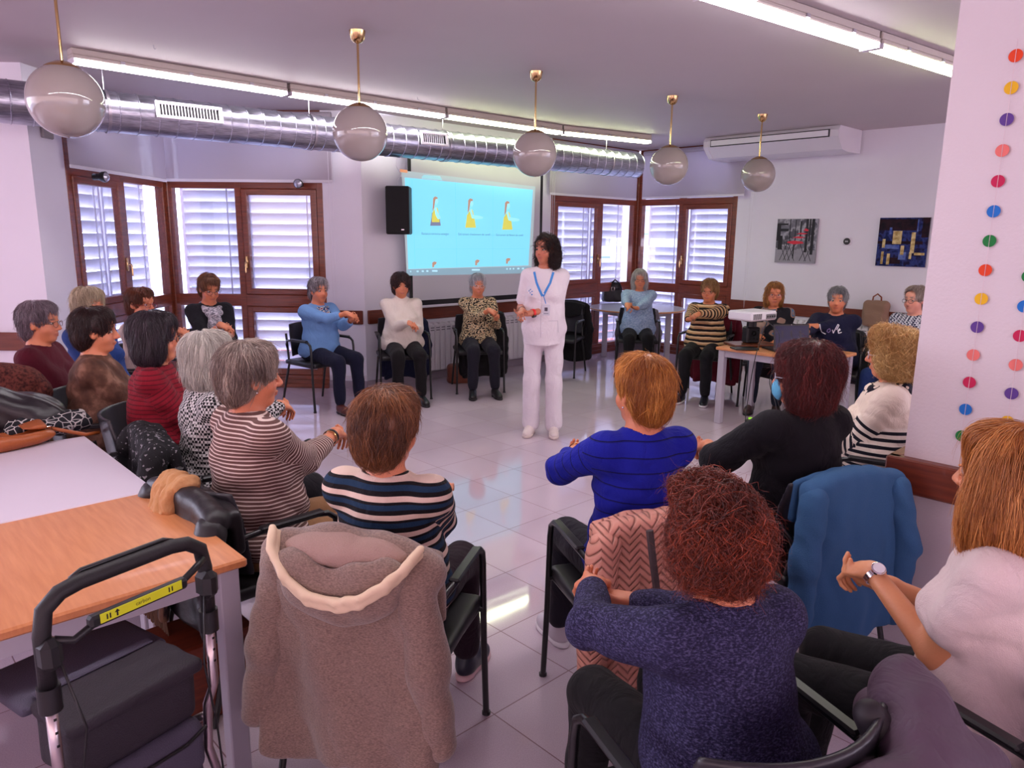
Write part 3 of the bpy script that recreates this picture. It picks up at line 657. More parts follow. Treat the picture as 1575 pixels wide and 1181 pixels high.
def strands(S, H_, n, ln, style, seed, wd=.0011, curl=0.0, part=(0, -.03, .13), steps=9, flick=.0, up=.002, fuzz=.2, clip=None):
    """ribbons of hair lying on the hair volume, running away from the crown"""
    r = np.random.default_rng(seed); D, o, h = S.grid(.008); V, Fc = surfnet(D, o, h)
    P = V[r.integers(0, len(V), n)]+r.normal(size=(n, 3))*.004; lock = fold_noise(seed+5, 1, 75, (1, 1, .6))(P)
    def grad(P):
        e = .002; g = np.stack([S.ev(P+np.eye(3)[i]*e)-S.ev(P-np.eye(3)[i]*e) for i in range(3)], -1); return g/(np.linalg.norm(g, axis=-1, keepdims=True)+1e-9)
    crown = H_(*part); down = H_.R @ np.array([0, -.12, -1.]); away = nrm2(P-crown)
    base = r.uniform(.0, 1, n); tws = r.uniform(.55, 1.0, n)*np.sign(r.normal(size=n)); phs = r.uniform(0, 6.28, n); lay = r.uniform(-.003, .003+up, n)+.0035*lock; tw = r.uniform(0, 6.28, n); pts = []
    fly = (r.uniform(0, 1, n) < .10)*r.uniform(.004, .022 if not curl else .035, n)/steps
    LN = ln*r.uniform(.6, 1.25, n); jit = r.normal(size=(n, 3))*fuzz
    for s in range(steps):
        g = grad(P); d = S.ev(P); P = P-g*(d-lay)[:, None]*.8
        if curl:
            t1 = nrm2(np.cross(g, away)); a = tw+s*tws; pts.append(P+curl*(np.cos(a)[:, None]*t1+np.sin(a)[:, None]*g))
        else:
            t1 = nrm2(np.cross(g, away)); pts.append(P+t1*(.0022*np.sin(phs+s*.8))[:, None])
        fl = nrm2(P-crown)*.9+down*(.55 if 'curly' not in style else .3)+jit; fl -= g*np.sum(fl*g, -1, keepdims=True); fl = nrm2(fl)
        P = P+fl*(LN/steps)[:, None]
        lay = lay+fly
        if flick and s >= steps-3: lay = lay+flick*r.uniform(0, 1, n)
    pts = np.stack(pts, 1); m = steps
    tg = np.gradient(pts, axis=1); tg /= np.linalg.norm(tg, axis=-1, keepdims=True)+1e-9
    ref = nrm2(r.normal(size=(n, 3)))[:, None, :]; u = np.cross(tg, ref); u /= np.linalg.norm(u, axis=-1, keepdims=True)+1e-9; w = np.cross(tg, u)
    rad = (wd*np.linspace(1, .25, m)[None, :]*r.uniform(.6, 1.3, n)[:, None])[..., None]
    R3 = [pts+rad*(u*math.cos(a)+w*math.sin(a)) for a in (0, 2.094, 4.189)]
    VV = np.stack(R3, 2).reshape(-1, 3); q = []
    b0 = (np.arange(n)*m*3)[:, None]+(np.arange(m-1)*3)[None, :]
    for a in range(3):
        c_ = (a+1) % 3; q.append(np.stack([b0+a, b0+c_, b0+3+c_, b0+3+a], -1).reshape(-1, 4))
    Q = np.concatenate(q); st = np.repeat(base, m*3)*.85+.15*r.uniform(0, 1, n*m*3)
    cl = fold_noise(seed, .5, 50); st = np.clip(st*.55+.12+np.repeat(.42*lock, m*3)+.2*cl(VV), 0, 1)
    return VV, Q, st
def nrm2(v): return v/(np.linalg.norm(v, axis=-1, keepdims=True)+1e-9)

def person(label, headpx, Y, yaw, hair=('short', (60, 40, 30), (120, 80, 60)), top=None, topm=None, trou=(28, 24, 32), skin=(208, 128, 92), lean=.0, sleeve=1.0,
           hands=None, headyaw=0.0, headpitch=0.0, headroll=0.0, fat=.0, vol=0.0, glasses=None, q=None, legs=None, stand=False, shoe=(24, 22, 26), sole=(30, 28, 32),
           turtle=0, nhair=None, curl=0.0, brow=None, extra=None, headsc=1.0, wide=0.0, base=None, sweep=None, folds=1.0, shoulder=0.0, group=None, knees=None, hw=1.0, poles=None, neckr=.050, hairfuzz=.2, hln=.09, ease=.0):
    """seated (or standing) figure; returns dict of frames. hands: {'R': (x,y,z), 'L': ...} in the figure's own frame, y forward"""
    hp = aty(headpx[0], headpx[1], Y); fwd = Vector((math.cos(yaw), math.sin(yaw), 0)); dist = math.hypot(hp.x, hp.y)
    h = q or max(.0042, .0017*dist)
    hip = .56 if not stand else .93; zh = hp.z; T = zh-.19-hip    # shoulder height above the hip pivot
    if stand: T = zh-.215-hip
    ku = T/.42                                                  # stretch of the upper body
    off = lean*(zh-hip)*1.0+.02
    root = empty('person', (hp.x-fwd.x*off, hp.y-fwd.y*off, 0), yaw-PI/2, label, 'person', group)
    TF = Fr((0, 0, hip), rotm(-math.atan(lean), 0, 0)); cf = math.cos(math.atan(lean))
    Hs = headsc; Hd = Fr((0, off, zh), rotm(-headpitch, headroll, headyaw)); w = wide
    sh = {s: TF(sg*(.153+w*.6+shoulder), 0, T) for s, sg in (('R', 1), ('L', -1))}
    def torso(S, g, leg=True):                                     # g: how far outside the body
        S.ell((0, .005, T*.66), (.140+w+g, .103+w*.7+fat*.5+g, .20*ku+g*.5), .05, TF)
        S.ell((0, .025, T*.28), (.148+w+fat*.8+g, .112+fat+w*.6+g, .15+g*.5), .06, TF)
        S.ell((0, -.005, .0), (.165+w+fat*.6+g, .135+fat*.6+g, .115+g*.4), .05, TF)
        S.cone((-(.122+w*.6+shoulder), -.005, T-.012), (.122+w*.6+shoulder, -.005, T-.012), .056+g*.8, .056+g*.8, .04, TF)
        S.cone((0, -.012, T-.02), (0, -.008, T+.05), .085+g*.5, .052+g*.3, .05, TF)
        for sg in (-1, 1): S.ell((sg*.075, .075+fat*.4, T*.66), (.068+w*.5, .058+fat*.4+g, .068), .04, TF)
    hands = dict(hands or {'R': (.06, .34, .62), 'L': (-.06, .34, .60)})
    if 'W' in hands:                                            # both hands meet at a place in the room
        Wp = hands['W']; Wv = Wp-Vector(root.location); c_, s_ = math.cos(-(yaw-PI/2)), math.sin(-(yaw-PI/2)); lx, ly = Wv.x*c_-Wv.y*s_, Wv.x*s_+Wv.y*c_
        e0 = EXR(); e0.update({k: v for k, v in hands.items() if k != 'W'}); dv = nrm((lx, ly, 0)); pv = A_(dv[1], -dv[0], 0)
        M = np.stack([pv, dv, A_(0, 0, 1)], 1); hs_ = 1 if not hands.get('flip') else -1
        if hs_ > 0:
            e0['R'] = A_(lx, ly, Wv.z)-dv*.07+pv*.045+A_(0, 0, .03); e0['L'] = A_(lx, ly, Wv.z)-dv*.085-pv*.045+A_(0, 0, -.035)
            e0['Rd'] = M @ A_(-.35, .8, -.30); e0['Ld'] = M @ A_(.55, .7, .12); e0['Rn'] = M @ A_(.15, .3, 1); e0['Ln'] = M @ A_(-.15, -.3, -1); e0['Ls'] = -1; e0['Rs'] = -1
        else:
            e0['L'] = A_(lx, ly, Wv.z)-dv*.07-pv*.045+A_(0, 0, .03); e0['R'] = A_(lx, ly, Wv.z)-dv*.085+pv*.045+A_(0, 0, -.035)
            e0['Ld'] = M @ A_(.35, .8, -.30); e0['Rd'] = M @ A_(-.55, .7, .12); e0['Ln'] = M @ A_(-.15, .3, 1); e0['Rn'] = M @ A_(.15, -.3, -1); e0['Ls'] = 1; e0['Rs'] = 1
        hands = e0
    for s_ in 'RL':                                             # one hand at a place in the room
        if s_+'w' in hands:
            Wv = hands[s_+'w']-Vector(root.location); c_, s2 = math.cos(-(yaw-PI/2)), math.sin(-(yaw-PI/2)); hands[s_] = (Wv.x*c_-Wv.y*s2, Wv.x*s2+Wv.y*c_, Wv.z)
    arm = {}
    for s, sg in (('R', 1), ('L', -1)):
        pole = (poles or {}).get(s, (sg*.22, -.5, -1)); el, hd = ik(sh[s], hands[s], .27*min(ku, 1.08), .245*min(ku, 1.08), pole); arm[s] = (sh[s], el, hd)
    # legs
    if stand:
        J = {s: [A_(sg*.088, 0, .90), A_(sg*.095, .02, .49), A_(sg*.10, 0, .09), A_(sg*.115, .12, .03)] for s, sg in (('R', 1), ('L', -1))}
    else:
        kx = (knees or (.11, .12, .42)); J = {}
        for s, sg in (('R', 1), ('L', -1)):
            lg = (legs or {}).get(s, (0, 0)); J[s] = [A_(sg*.088, .03, .535), A_(sg*kx[0], kx[2], .50), A_(sg*kx[1]+lg[0], kx[2]+.02+lg[1], .09), A_(sg*(kx[1]+.02)+lg[0]*1.2, kx[2]+.15+lg[1], .03)]
    # --- body: one continuous skin surface
    B = Sdf(); torso(B, 0); B.cone((0, off-.018, zh-.06*Hs), TF(0, -.012, T+.02), neckr, neckr+.006, .03); head_sdf(B, Hd, Hs, fat*.08)
    hsc = .92*hw; hinfo = {}
    for s, sg in (('R', 1), ('L', -1)):
        a, e, t = arm[s]; B.cone(a, e, .044+fat*.12, .036+fat*.08, .03); B.cone(e, t, .037+fat*.06, .023, .02)
        fdir = nrm(t-e); o_ = (hands.get(s+'d')); nn = hands.get(s+'n', (0, .2, 1)); cv = hands.get(s+'c', (.35, .38, .4, .42)); fdir = nrm(o_) if o_ is not None else fdir
        hand(B, t, fdir, nn, side=hands.get(s+'s', -sg), curl=cv, sc=hsc, thumb=hands.get(s+'t', .6)); hinfo[s] = (t, fdir, e)
        j = J[s]; B.cone(j[0], j[1], .072, .052, .03); B.cone(j[1], j[2], .050, .034, .02); B.cone(j[2]-A_(0, 0, .02), j[3]-A_(0, 0, .0), .032, .020, .02)
    body = smesh('body', B, h, m_skin, root, col=lambda V: np.where(V[:, 2:3] < .17, np.array(lin(sole if stand else (20, 18, 24))[:3])[None], skin_cols(V, Hd, Hs, skin, brow=brow or tuple(np.array(hair[1])*.8+20))), rel=0)
    # --- eyes
    if abs(h) < .02:
        for sg in (-1, 1):
            e = MB(); ec = Vector(Hd(sg*.031*Hs, .0722*Hs, .002*Hs)); r_ = .0122*Hs
            for i, (a0, a1) in enumerate(((0, .24), (.24, .56), (.56, 2.4))):
                e.lathe([(max(1e-4, r_*math.sin(a)), r_*math.cos(a)) for a in np.linspace(a0, a1, 3 if i < 2 else 8)], 14, mi=(0, 1, 2)[i])
            Rq = Matrix(Hd.R.tolist()).to_4x4() @ Matrix.Rotation(-PI/2, 4, 'X'); e.xf(Matrix.Translation(ec) @ Rq)
            e.build('eye', [m_black, m_iris, m_eye], root, smooth=True)
    # --- top
    fn = crease_noise(int(abs(headpx[0]*7+headpx[1])), .0095*folds, 15, (1, 1, 2.2))
    g = .018+ease
    if topm is not None:
        C = Sdf(); torso(C, g)
        if not stand: C.ell((0, .0, .02), (.185+w+fat*.7, .155+fat*.7, .10), .05, TF)
        else: C.cone((0, 0, .05), (0, 0, -.10), .15, .165, .06, TF)
        for s, sg in (('R', 1), ('L', -1)):
            a, e, t = arm[s]; C.cone(a, e, .058+fat*.14, .051+fat*.1, .035)
            if sleeve > .5: C.cone(e, e+(t-e)*min(1, (sleeve-.5)*2*.93), .051+fat*.1, .036 if sleeve > .9 else .042, .015)
            else: C.cone(a, a+(e-a)*(sleeve*2), .062+fat*.14, .062+fat*.14, .03)
        if sleeve < .5:                                          # cut the sleeve open at its hem
            C.p = [p for p in C.p]; C2 = Sdf(); torso(C2, g)
            if not stand: C2.ell((0, .0, .02), (.185+w+fat*.7, .155+fat*.7, .10), .05, TF)
            else: C2.cone((0, .0, .08), (0, .0, -.12), .135, .165, .06, TF)
            for s in 'RL':
                a, e, t = arm[s]; C2.cone(a, a+(e-a)*(sleeve*2), .053+fat*.14, .060+fat*.14, .02); eb = a+(e-a)*(sleeve*2); dd_ = nrm(e-a)
                C2.fn(eb-.1, eb+.12, (lambda eb, dd_: lambda P: -((P-eb) @ dd_))(eb+dd_*.006, dd_), 0, sub=True) if False else None
            C = C2
        nk = TF(0, -.006, T+.03); up_ = nrm(Hd.o-nk)
        if turtle: C.cone(nk-up_*.02, nk+up_*.035, .066, .060, .02)
        else:
            C.fn(nk-.13, nk+.16, lambda P: np.maximum(np.linalg.norm((P-nk)-((P-nk) @ up_)[..., None]*up_*1, axis=-1)-(.062+neckr-.05), -((P-nk) @ up_)-.035), .012, sub=True)
        lowz = hip-.10 if not stand else hip-.13
        C.fn(A_(-.5, -.5, lowz-.5), A_(.5, .5, lowz), lambda P: P[..., 2]-lowz, .004, sub=True)
        def stv(V):
            z = (V-TF.o) @ TF.R; s_ = z[:, 2].copy()
            for s in 'RL':
                a, e, t = arm[s]
                for p0, p1, b0 in ((a, e, 0), (e, t, np.linalg.norm(e-a))):
                    d = p1-p0; l = np.linalg.norm(d); u = ((V-p0) @ d)/l; dist_ = np.linalg.norm(V-p0-np.clip(u, 0, l)[:, None]*d/l, axis=1)
                    inn = (dist_ < .072) & (u > (.04 if b0 == 0 else -.01)); s_[inn] = T-(b0+u[inn])
            return s_
        smesh('top' if not sweep else sweep, C, max(h, .005), topm, root, disp=lambda P: fn(P)*np.clip((T+hip+.0-P[..., 2])*8+.3, .15, 1), rel=1, st=stv)
    # --- trousers
    Tr = Sdf(); G = .016
    if not stand: Tr.ell((0, -.01, -.03), (.175+w+fat*.5, .15+fat*.5, .10), .05, TF)
    else: Tr.ell((0, 0, -.04), (.165, .12, .13), .05, TF)
    for s in 'RL':
        j = J[s]; Tr.cone(j[0], j[1], .090+fat*.15, .068+fat*.05, .035 if not stand else .02); fl_ = .052 if not stand else .072
        Tr.cone(j[1], j[2]+A_(0, 0, .0 if stand else .035), .066+fat*.04 if not stand else .075, fl_, .015)
    Tr.fn(A_(-.6, -.4, -.3), A_(.6, 1, .07), lambda P: P[..., 2]-(.052 if not stand else .032), .003, sub=True)
    tm = trou if not isinstance(trou, tuple) else cloth('trousers %d %d %d' % trou, trou, noise=.06, bump=.15)
    smesh('trousers', Tr, max(h*1.15, .006), tm, root, disp=crease_noise(5, .006, 18, (1, 1, 1.8)), rel=1)
    # --- shoes
    sm_ = mat('shoe leather %d %d %d' % shoe, shoe, .35, noise=.1, nscale=20, bump=.1); so_ = mat('sole %d %d %d' % sole, sole, .6)
    for s, sg in (('R', 1), ('L', -1)):
        j = J[s]; d = nrm((j[3]-j[2])*A_(1, 1, 0)); an = math.atan2(d[1], d[0])-PI/2; F_ = Fr(A_(j[2][0], j[2][1], 0), rotm(0, 0, an)); X = Sdf()
        X.ell((0, .10, .032), (.044, .085, .038), .02, F_); X.ell((0, 0, .05), (.037, .052, .05), .03, F_); X.cone((0, .0, .05), (0, -.005, .085), .037, .036, .02, F_); X.ell((0, .05, .052), (.038, .072, .040), .02, F_)
        X.fn(A_(-1, -1, -1), A_(1, 1, .02), lambda P: P[..., 2]-.018, .002, sub=True)
        o = smesh('shoe', X, max(h, .006), sm_, root)
        Z = Sdf(); Z.ell((0, .10, .01), (.046, .088, .06), .01, F_); Z.ell((0, .0, .01), (.038, .055, .06), .02, F_)
        Z.fn(A_(-1, -1, -1), A_(1, 1, 1), lambda P: -(P[..., 2]-.002), .001, sub=True) if False else None
        Z.fn(A_(-1, -1, -.2), A_(1, 1, .2), lambda P: np.minimum(P[..., 2]-.001, .026-P[..., 2]), .002, sub=True)
        smesh('sole', Z, max(h, .006), so_, o, rel=0)
        if dist < 7:
            lc = MB()
            for k in range(4):
                y = .045+k*.018; z = .094-k*.009; lc.tube([F_(-.018, y, z-.004), F_(0, y+.004, z), F_(.018, y, z-.004)], .0022, 5)
            lc.build('laces', mat('laces', tuple(min(255, c+60) for c in sole)), o)
    # --- hair
    if hair:
        st_, dk, li = hair; HS = hair_sdf(st_, Hd, Hs, vol); hm = hairmat('hair %s %s' % (dk, li), dk, li); hn = fold_noise(int(headpx[0]), .007 if 'curly' not in st_ else .010, 55, (1.3, 1.3, .45) if 'curly' not in st_ else (.7, .7, .7))
        cm = fold_noise(int(headpx[1]), .5, 90); sa = Sdf(); sa.p = HS.p
        D, o, hh_ = sa.grid(max(h, .005), (lambda P: hn(P)+.010) if 'curly' in st_ else hn); V, Fc = surfnet(D, o, hh_); V = relax(V, Fc, 1)
        ho = npmesh('hair', V, Fc, hm, root, st=np.clip(.25+.3*cm(V*np.array([1, 1, .25])), 0, 1))
        ns = nhair if nhair is not None else int(np.clip(26000/dist**1.2, 900, 9000))
        VV, Q, st = strands(HS, Hd, ns, hln if st_ in ('short', 'man') else (hln*1.25 if st_ in ('bob', 'longbob', 'long') else hln), st_, int(headpx[0]), wd=.0009*max(1, dist/3.2), curl=curl, fuzz=hairfuzz, up=.006 if curl == 0 else .012, flick=.004 if curl == 0 else .012, steps=9 if curl == 0 else 16)
        npmesh('hair_strands', VV, Q, hm, ho, st=st)
    # --- glasses
    if glasses is not None:
        gm = mat('glasses frame %d %d %d' % glasses, glasses, .3, .3); g_ = MB(); hk = Hs
        for sg in (-1, 1):
            ring = [Vector(Hd(sg*(.033+.024*math.cos(a))*hk, (.103-abs(.006*math.cos(a))*(1 if math.cos(a) > 0 else 0))*hk, (-.004+.017*math.sin(a))*hk)) for a in np.linspace(0, 2*PI, 20)[:-1]]
            g_.tube(ring, .0016, 6, closed=True); g_.tube([Hd(sg*.057*hk, .097*hk, .0), Hd(sg*.078*hk, .07*hk, .002), Hd(sg*.081*hk, -.005*hk, .004), Hd(sg*.079*hk, -.02*hk, -.012)], .0016, 6)
        g_.tube([Hd(-.010*hk, .104*hk, .002), Hd(0, .107*hk, .005), Hd(.010*hk, .104*hk, .002)], .0016, 6)
        go = g_.build('glasses', gm, root, smooth=True)
        for sg in (-1, 1):
            l_ = MB(); vs = [Hd(sg*(.033+.023*math.cos(a))*hk, .1015*hk, (-.004+.0165*math.sin(a))*hk) for a in np.linspace(0, 2*PI, 20)[:-1]]; l_.add(vs, [tuple(range(19))]); l_.build('lens', m_lens, go)
    return dict(root=root, TF=TF, T=T, Hd=Hd, arm=arm, J=J, sh=sh, hinfo=hinfo, Hs=Hs, zh=zh, off=off, body=body)
EXR = lambda y=.44, z=.84, x=.0: {'R': (x+.035, y, z), 'L': (x-.035, y-.01, z-.035), 'Rd': (-.35, .75, -.35), 'Ld': (.55, .6, .1), 'Rn': (.1, .4, 1), 'Ln': (-.1, -.5, -1), 'Rc': (.55, .6, .6, .6), 'Lc': (.75, .8, .8, .8), 'Ls': -1}

# ---- small things people wear
def tubeA(mb, info, pts, r, **k): return mb.tube([Vector(p) for p in pts], r, **k)
def scarf(info, m, r=.030, drop=.0, side=1, seed=1, R=.075):
    S = Sdf(); TF, T, Hd = info['TF'], info['T'], info['Hd']; c = TF(0, .012, T+.030)
    pts = [c+info_R(info) @ A_(R*math.cos(a)*1.0, R*math.sin(a)*.95, -.018*math.sin(a)) for a in np.linspace(0, 2*PI, 15)]
    for a, b in zip(pts[:-1], pts[1:]): S.cone(a, b, r, r, .01)
    for a, b in zip(pts[:-1], pts[1:]): S.cone(a+A_(0, 0, -.03)+(a-c)*.22, b+A_(0, 0, -.03)+(b-c)*.22, r*.9, r*.9, .01)
    if drop: S.cone(TF(side*.03, .13, T-.02), TF(side*.045, .15, T-.02-drop), r*1.1, r*1.4, .03); S.cone(TF(-side*.02, .13, T-.02), TF(-side*.03, .15, T-.02-drop*.7), r, r*1.2, .03)
    f = fold_noise(seed, .007, 55); return smesh('scarf', S, .006, m, info['root'], disp=f)
def info_R(info): return info['TF'].R
def ringat(info, s, m, back=.015, r=.030, w=.010, name='bracelet', face=None, fm=None, up=(0, 0, 1), sub=None):
    t, f, e = info['hinfo'][s]; d = nrm(t-e); c = Vector(t-d*back); q = Vector(d).to_track_quat('Z', 'Y').to_matrix()
    b = MB(); prof = [(r-.0015, -w/2), (r+.0015, -w/2), (r+.0015, w/2), (r-.0015, w/2), (r-.0015, -w/2)]
    b.lathe(prof, 24); b.xf(Matrix.Translation(c) @ q.to_4x4()); o = b.build(name, m, info['root'], smooth=True, ang=40)
    if face:
        u = Vector(up); dv = Vector(d); u = (u-dv*u.dot(dv)).normalized(); cc = c+u*(r+.004); q2 = u.to_track_quat('Z', 'Y').to_matrix().to_4x4()
        MB().lathe([(.0001, .005), (face-.003, .005), (face, .003), (face, -.004), (.0001, -.004)], 24).xf(Matrix.Translation(cc) @ q2).build('watch_case', m if sub is None else sub, o, smooth=True, ang=40)
        MB().lathe([(.0001, .0058), (face*.8, .0058), (face*.8, .005)], 24).xf(Matrix.Translation(cc) @ q2).build('watch_dial', fm, o)
    return o
def collar(info, m, h=.03, r=.062):
    TF, T, Hd = info['TF'], info['T'], info['Hd']; nk = TF(0, -.004, T+.03); S = Sdf()
    for a0 in np.linspace(-2.6+PI/2+.5, 2.6+PI/2-.5, 13):
        pass
    pts = [TF(r*math.cos(a), r*math.sin(a)*.95, T+.035-.02*(1+math.sin(a))*.8) for a in np.linspace(PI/2+.35, PI/2+2*PI-.35, 16)]
    for a, b in zip(pts[:-1], pts[1:]): S.cone(a, b, .013, .013, .006)
    for sg in (-1, 1): S.cone(TF(sg*.025, .075, T+.0), TF(sg*.05, .105, T-.045), .012, .006, .01)
    return smesh('collar', S, .005, m, info['root'])
# ------------------------------------------------------------------ wall fittings
def onw(px, py, t0):           # point on the plane parallel to the screen wall, t0 in front of it
    d = ray(px, py); A = CO+VX*t0; M = np.array([[d[0], -UX.x], [d[1], -UX.y]]); t, s = np.linalg.solve(M, np.array([A.x, A.y])); return (s, d[2]*t+H)
# projection screen: built in a frame with x along the wall, y outwards into the wall, z up
ST = .14
scr = empty('projection_screen', RM(0, ST), A0, 'pull-down projection screen with black border showing cyan exercise slides', 'projector screen')
sl, sr, sb, st_top = -4.31, -2.20, .90, 2.62
m_scr = mat('screen cloth', (206, 206, 214), .75)
def poly(pts, y, m, name, parent, th=None):
    if th is None: return MB().add([(x, y, z) for x, z in pts], [tuple(range(len(pts)))]).build(name, m, parent)
    return MB().box(((pts[0][0]+pts[2][0])/2, y, (pts[0][1]+pts[2][1])/2), (abs(pts[2][0]-pts[0][0]), th, abs(pts[2][1]-pts[0][1]))).build(name, m, parent)
poly([(sl, sb), (sr, sb), (sr, st_top), (sl, st_top)], 0, m_scr, 'screen_cloth', scr, .004)
bm_ = MB(); bm_.box((sl+.022, -.003, (sb+st_top)/2), (.044, .003, st_top-sb)).box((sr-.022, -.003, (sb+st_top)/2), (.044, .003, st_top-sb)).box(((sl+sr)/2, -.003, sb+.03), (sr-sl, .003, .06)); bm_.build('black_border', m_black, scr)
MB().box(((sl+sr)/2, 0, sb-.012), (sr-sl+.02, .02, .03), bev=.006).build('bottom_bar', m_white, scr)
MB().box(((sl+sr)/2, .03, st_top+.07), (sr-sl+.16, .12, .12), bev=.015).build('housing', m_white, scr)
def glow(name, c, e=1.0): return mat(name, c, .7, emit=e)
PXs = lambda pts: [onw(x, y, ST) for x, y in pts]
m_proj = glow('projected grey', (172, 190, 194), .45); m_cy = glow('projected cyan', (120, 205, 228), .75); m_ln = glow('projected line', (104, 186, 208), .7)
pj = poly(PXs([(617, 262), (823, 286), (819, 411), (816, 424), (626, 428), (618, 300)][0:1]+[(823, 287), (817, 417), (625, 424)]), -.006, m_proj, 'projected_desktop', scr)
cy = poly(PXs([(622, 273), (819, 292), (812, 408), (627.5, 413.7)]), -.008, m_cy, 'projected_page', scr)
poly(PXs([(648, 272), (651, 269), (676, 271), (680, 277.5), (648, 274.5)]), -.0085, glow('projected tab', (150, 205, 215), .6), 'page_tab', cy)
poly(PXs([(625, 414.5), (816, 409.5), (816, 420), (625, 424)]), -.0085, glow('projected bar', (140, 176, 192), .45), 'taskbar', cy)
poly(PXs([(614.5, 260), (626, 261.5), (626, 266), (614.5, 264.5)]), -.0085, glow('projected orange', (214, 150, 110), .5), 'orange_tab', cy)
mb = MB()
def ln(a, b, w=.5):
    d = nrm_((b[0]-a[0], b[1]-a[1])); n = (-d[1]*w/2, d[0]*w/2); p = PXs([(a[0]+n[0], a[1]+n[1]), (b[0]+n[0], b[1]+n[1]), (b[0]-n[0], b[1]-n[1]), (a[0]-n[0], a[1]-n[1])]); mb.add([(x, -.009, z) for x, z in p], [(0, 1, 2, 3)])
def nrm_(v): l = math.hypot(*v); return (v[0]/l, v[1]/l)
ln((637.5, 383), (808, 382.5)); ln((699.5, 281), (702, 411)); ln((757.5, 287), (757, 409.5)); ln((633, 277), (638, 413)); mb.build('grid_lines', m_ln, cy)
for k, (x, w) in enumerate([(630, 1.5), (640, 3), (648, 3), (655, 3), (664, 8), (725, 12), (778, 2), (783, 2), (788, 2), (795, 3), (802, 3)]):
    y = 417.5-(x-625)*.027; poly(PXs([(x, y-1), (x+w, y-1), (x+w, y+1.2), (x, y+1.2)]), -.0095, glow('projected icon', (170, 220, 240), .8), 'taskbar_icon', cy)
m_hair = glow('projected hair', (186, 150, 128), .5); m_top = glow('projected top', (206, 204, 92), .6); m_skirt2 = glow('projected skirt', (130, 140, 168), .45); m_body = glow('projected body', (140, 214, 232), .8)
def figure(cx_, y0, k, arms=0, skirt=True):
    P = lambda pts: PXs([(cx_+x*k, y0+y*k) for x, y in pts])
    r = empty_part = poly(P([(-9, 48), (9, 48), (7, 34), (5, 26), (-6, 26), (-7, 36)]), -.0093, m_skirt2 if skirt else m_top, 'slide_figure', cy)
    poly(P([(-6, 42), (7, 42), (6, 30), (4, 20), (2, 17), (-2, 20), (-5, 26), (-6, 34)]), -.0096, m_top, 'figure_top', r)
    poly(P([(-5, 24), (-4, 2), (-1, -1), (3, 0), (4, 3), (0, 5), (-1, 10), (-2, 18)]), -.0098, m_hair, 'figure_hair', r)
    poly(P([(0, 4), (4, 3), (5, 8), (3, 12), (1, 14), (0, 10)]), -.0099, m_body, 'figure_face', r)
    ar = [(-2, 18), (1, 17), (4, 26), (8, 32), (9, 36), (4, 37), (0, 30)] if arms == 0 else [(-2, 18), (1, 17), (4, 27), (14, 28), (21, 30), (20, 33), (10, 34), (2, 32)]
    poly(P(ar), -.01, m_body, 'figure_arm', r)
figure(669, 303, .92); figure(723, 306, .92, 1, False); figure(779.5, 310, .9, 1, False)
for x, y in ((667, 402), (733, 399), (780.5, 396.5)):
    q = poly(PXs([(x-3, y+9), (x-3, y+2), (x, y), (x+4, y+1), (x+3, y+4), (x, y+6), (x, y+9)]), -.0094, m_hair, 'slide_figure_head', cy)
m_txt = glow('projected text', (96, 140, 160), .35)
def text(body, size, m, parent, loc, rot, name, align='CENTER', ext=0):
    c = bpy.data.curves.new(name, 'FONT'); c.body = body; c.size = size; c.align_x = align; c.align_y = 'CENTER'; c.extrude = ext; c.materials.append(m)
    t = bpy.data.objects.new(name, c); COL.objects.link(t); bpy.context.view_layer.update(); me = bpy.data.meshes.new_from_object(t.evaluated_get(bpy.context.evaluated_depsgraph_get()))
    bpy.data.objects.remove(t); me.materials.clear(); me.materials.append(m)
    o = bpy.data.objects.new(name, me); COL.objects.link(o); o.parent = parent; o.location = loc; o.rotation_euler = rot; return o
for s_, (x, y), sz in (('Rotació toràcica assegut', (669, 359.5), .040), ('Estirament d’extensors de canell', (729, 360.5), .038), ('Estirament de flexors de canell', (783.5, 361.5), .037)):
    p = onw(x, y, ST); text(s_, sz, m_txt, cy, (p[0], -.0096, p[1]), (PI/2, 0, 0), 'caption')
# loudspeaker
sp = empty('loudspeaker', RM(-4.50, .24), A0-.75, 'black loudspeaker hung on the wall left of the projection screen', 'speaker')
MB().box((0, 0, 1.945), (.25, .24, .50), bev=.012).build('cabinet', mat('speaker cabinet', (30, 27, 31), .5), sp)
MB().box((0, -.124, 1.945), (.24, .014, .485), bev=.006).build('grille', mat('speaker grille', (14, 13, 15), .8, bump=.4, bscale=300), sp)
MB().box((.055, -.133, 1.745), (.03, .003, .012)).build('badge', m_steel, sp)
MB().box((0, .16, 1.95), (.08, .10, .12), bev=.01).build('wall_bracket', m_blackm, sp)
MB().tube([(-.02, .08, 2.19), (-.02, .10, 2.27), (.01, .11, 2.34), (-.04, .12, 2.42), (-.03, .13, 2.52)], .003, 5).build('cable', m_white, sp)
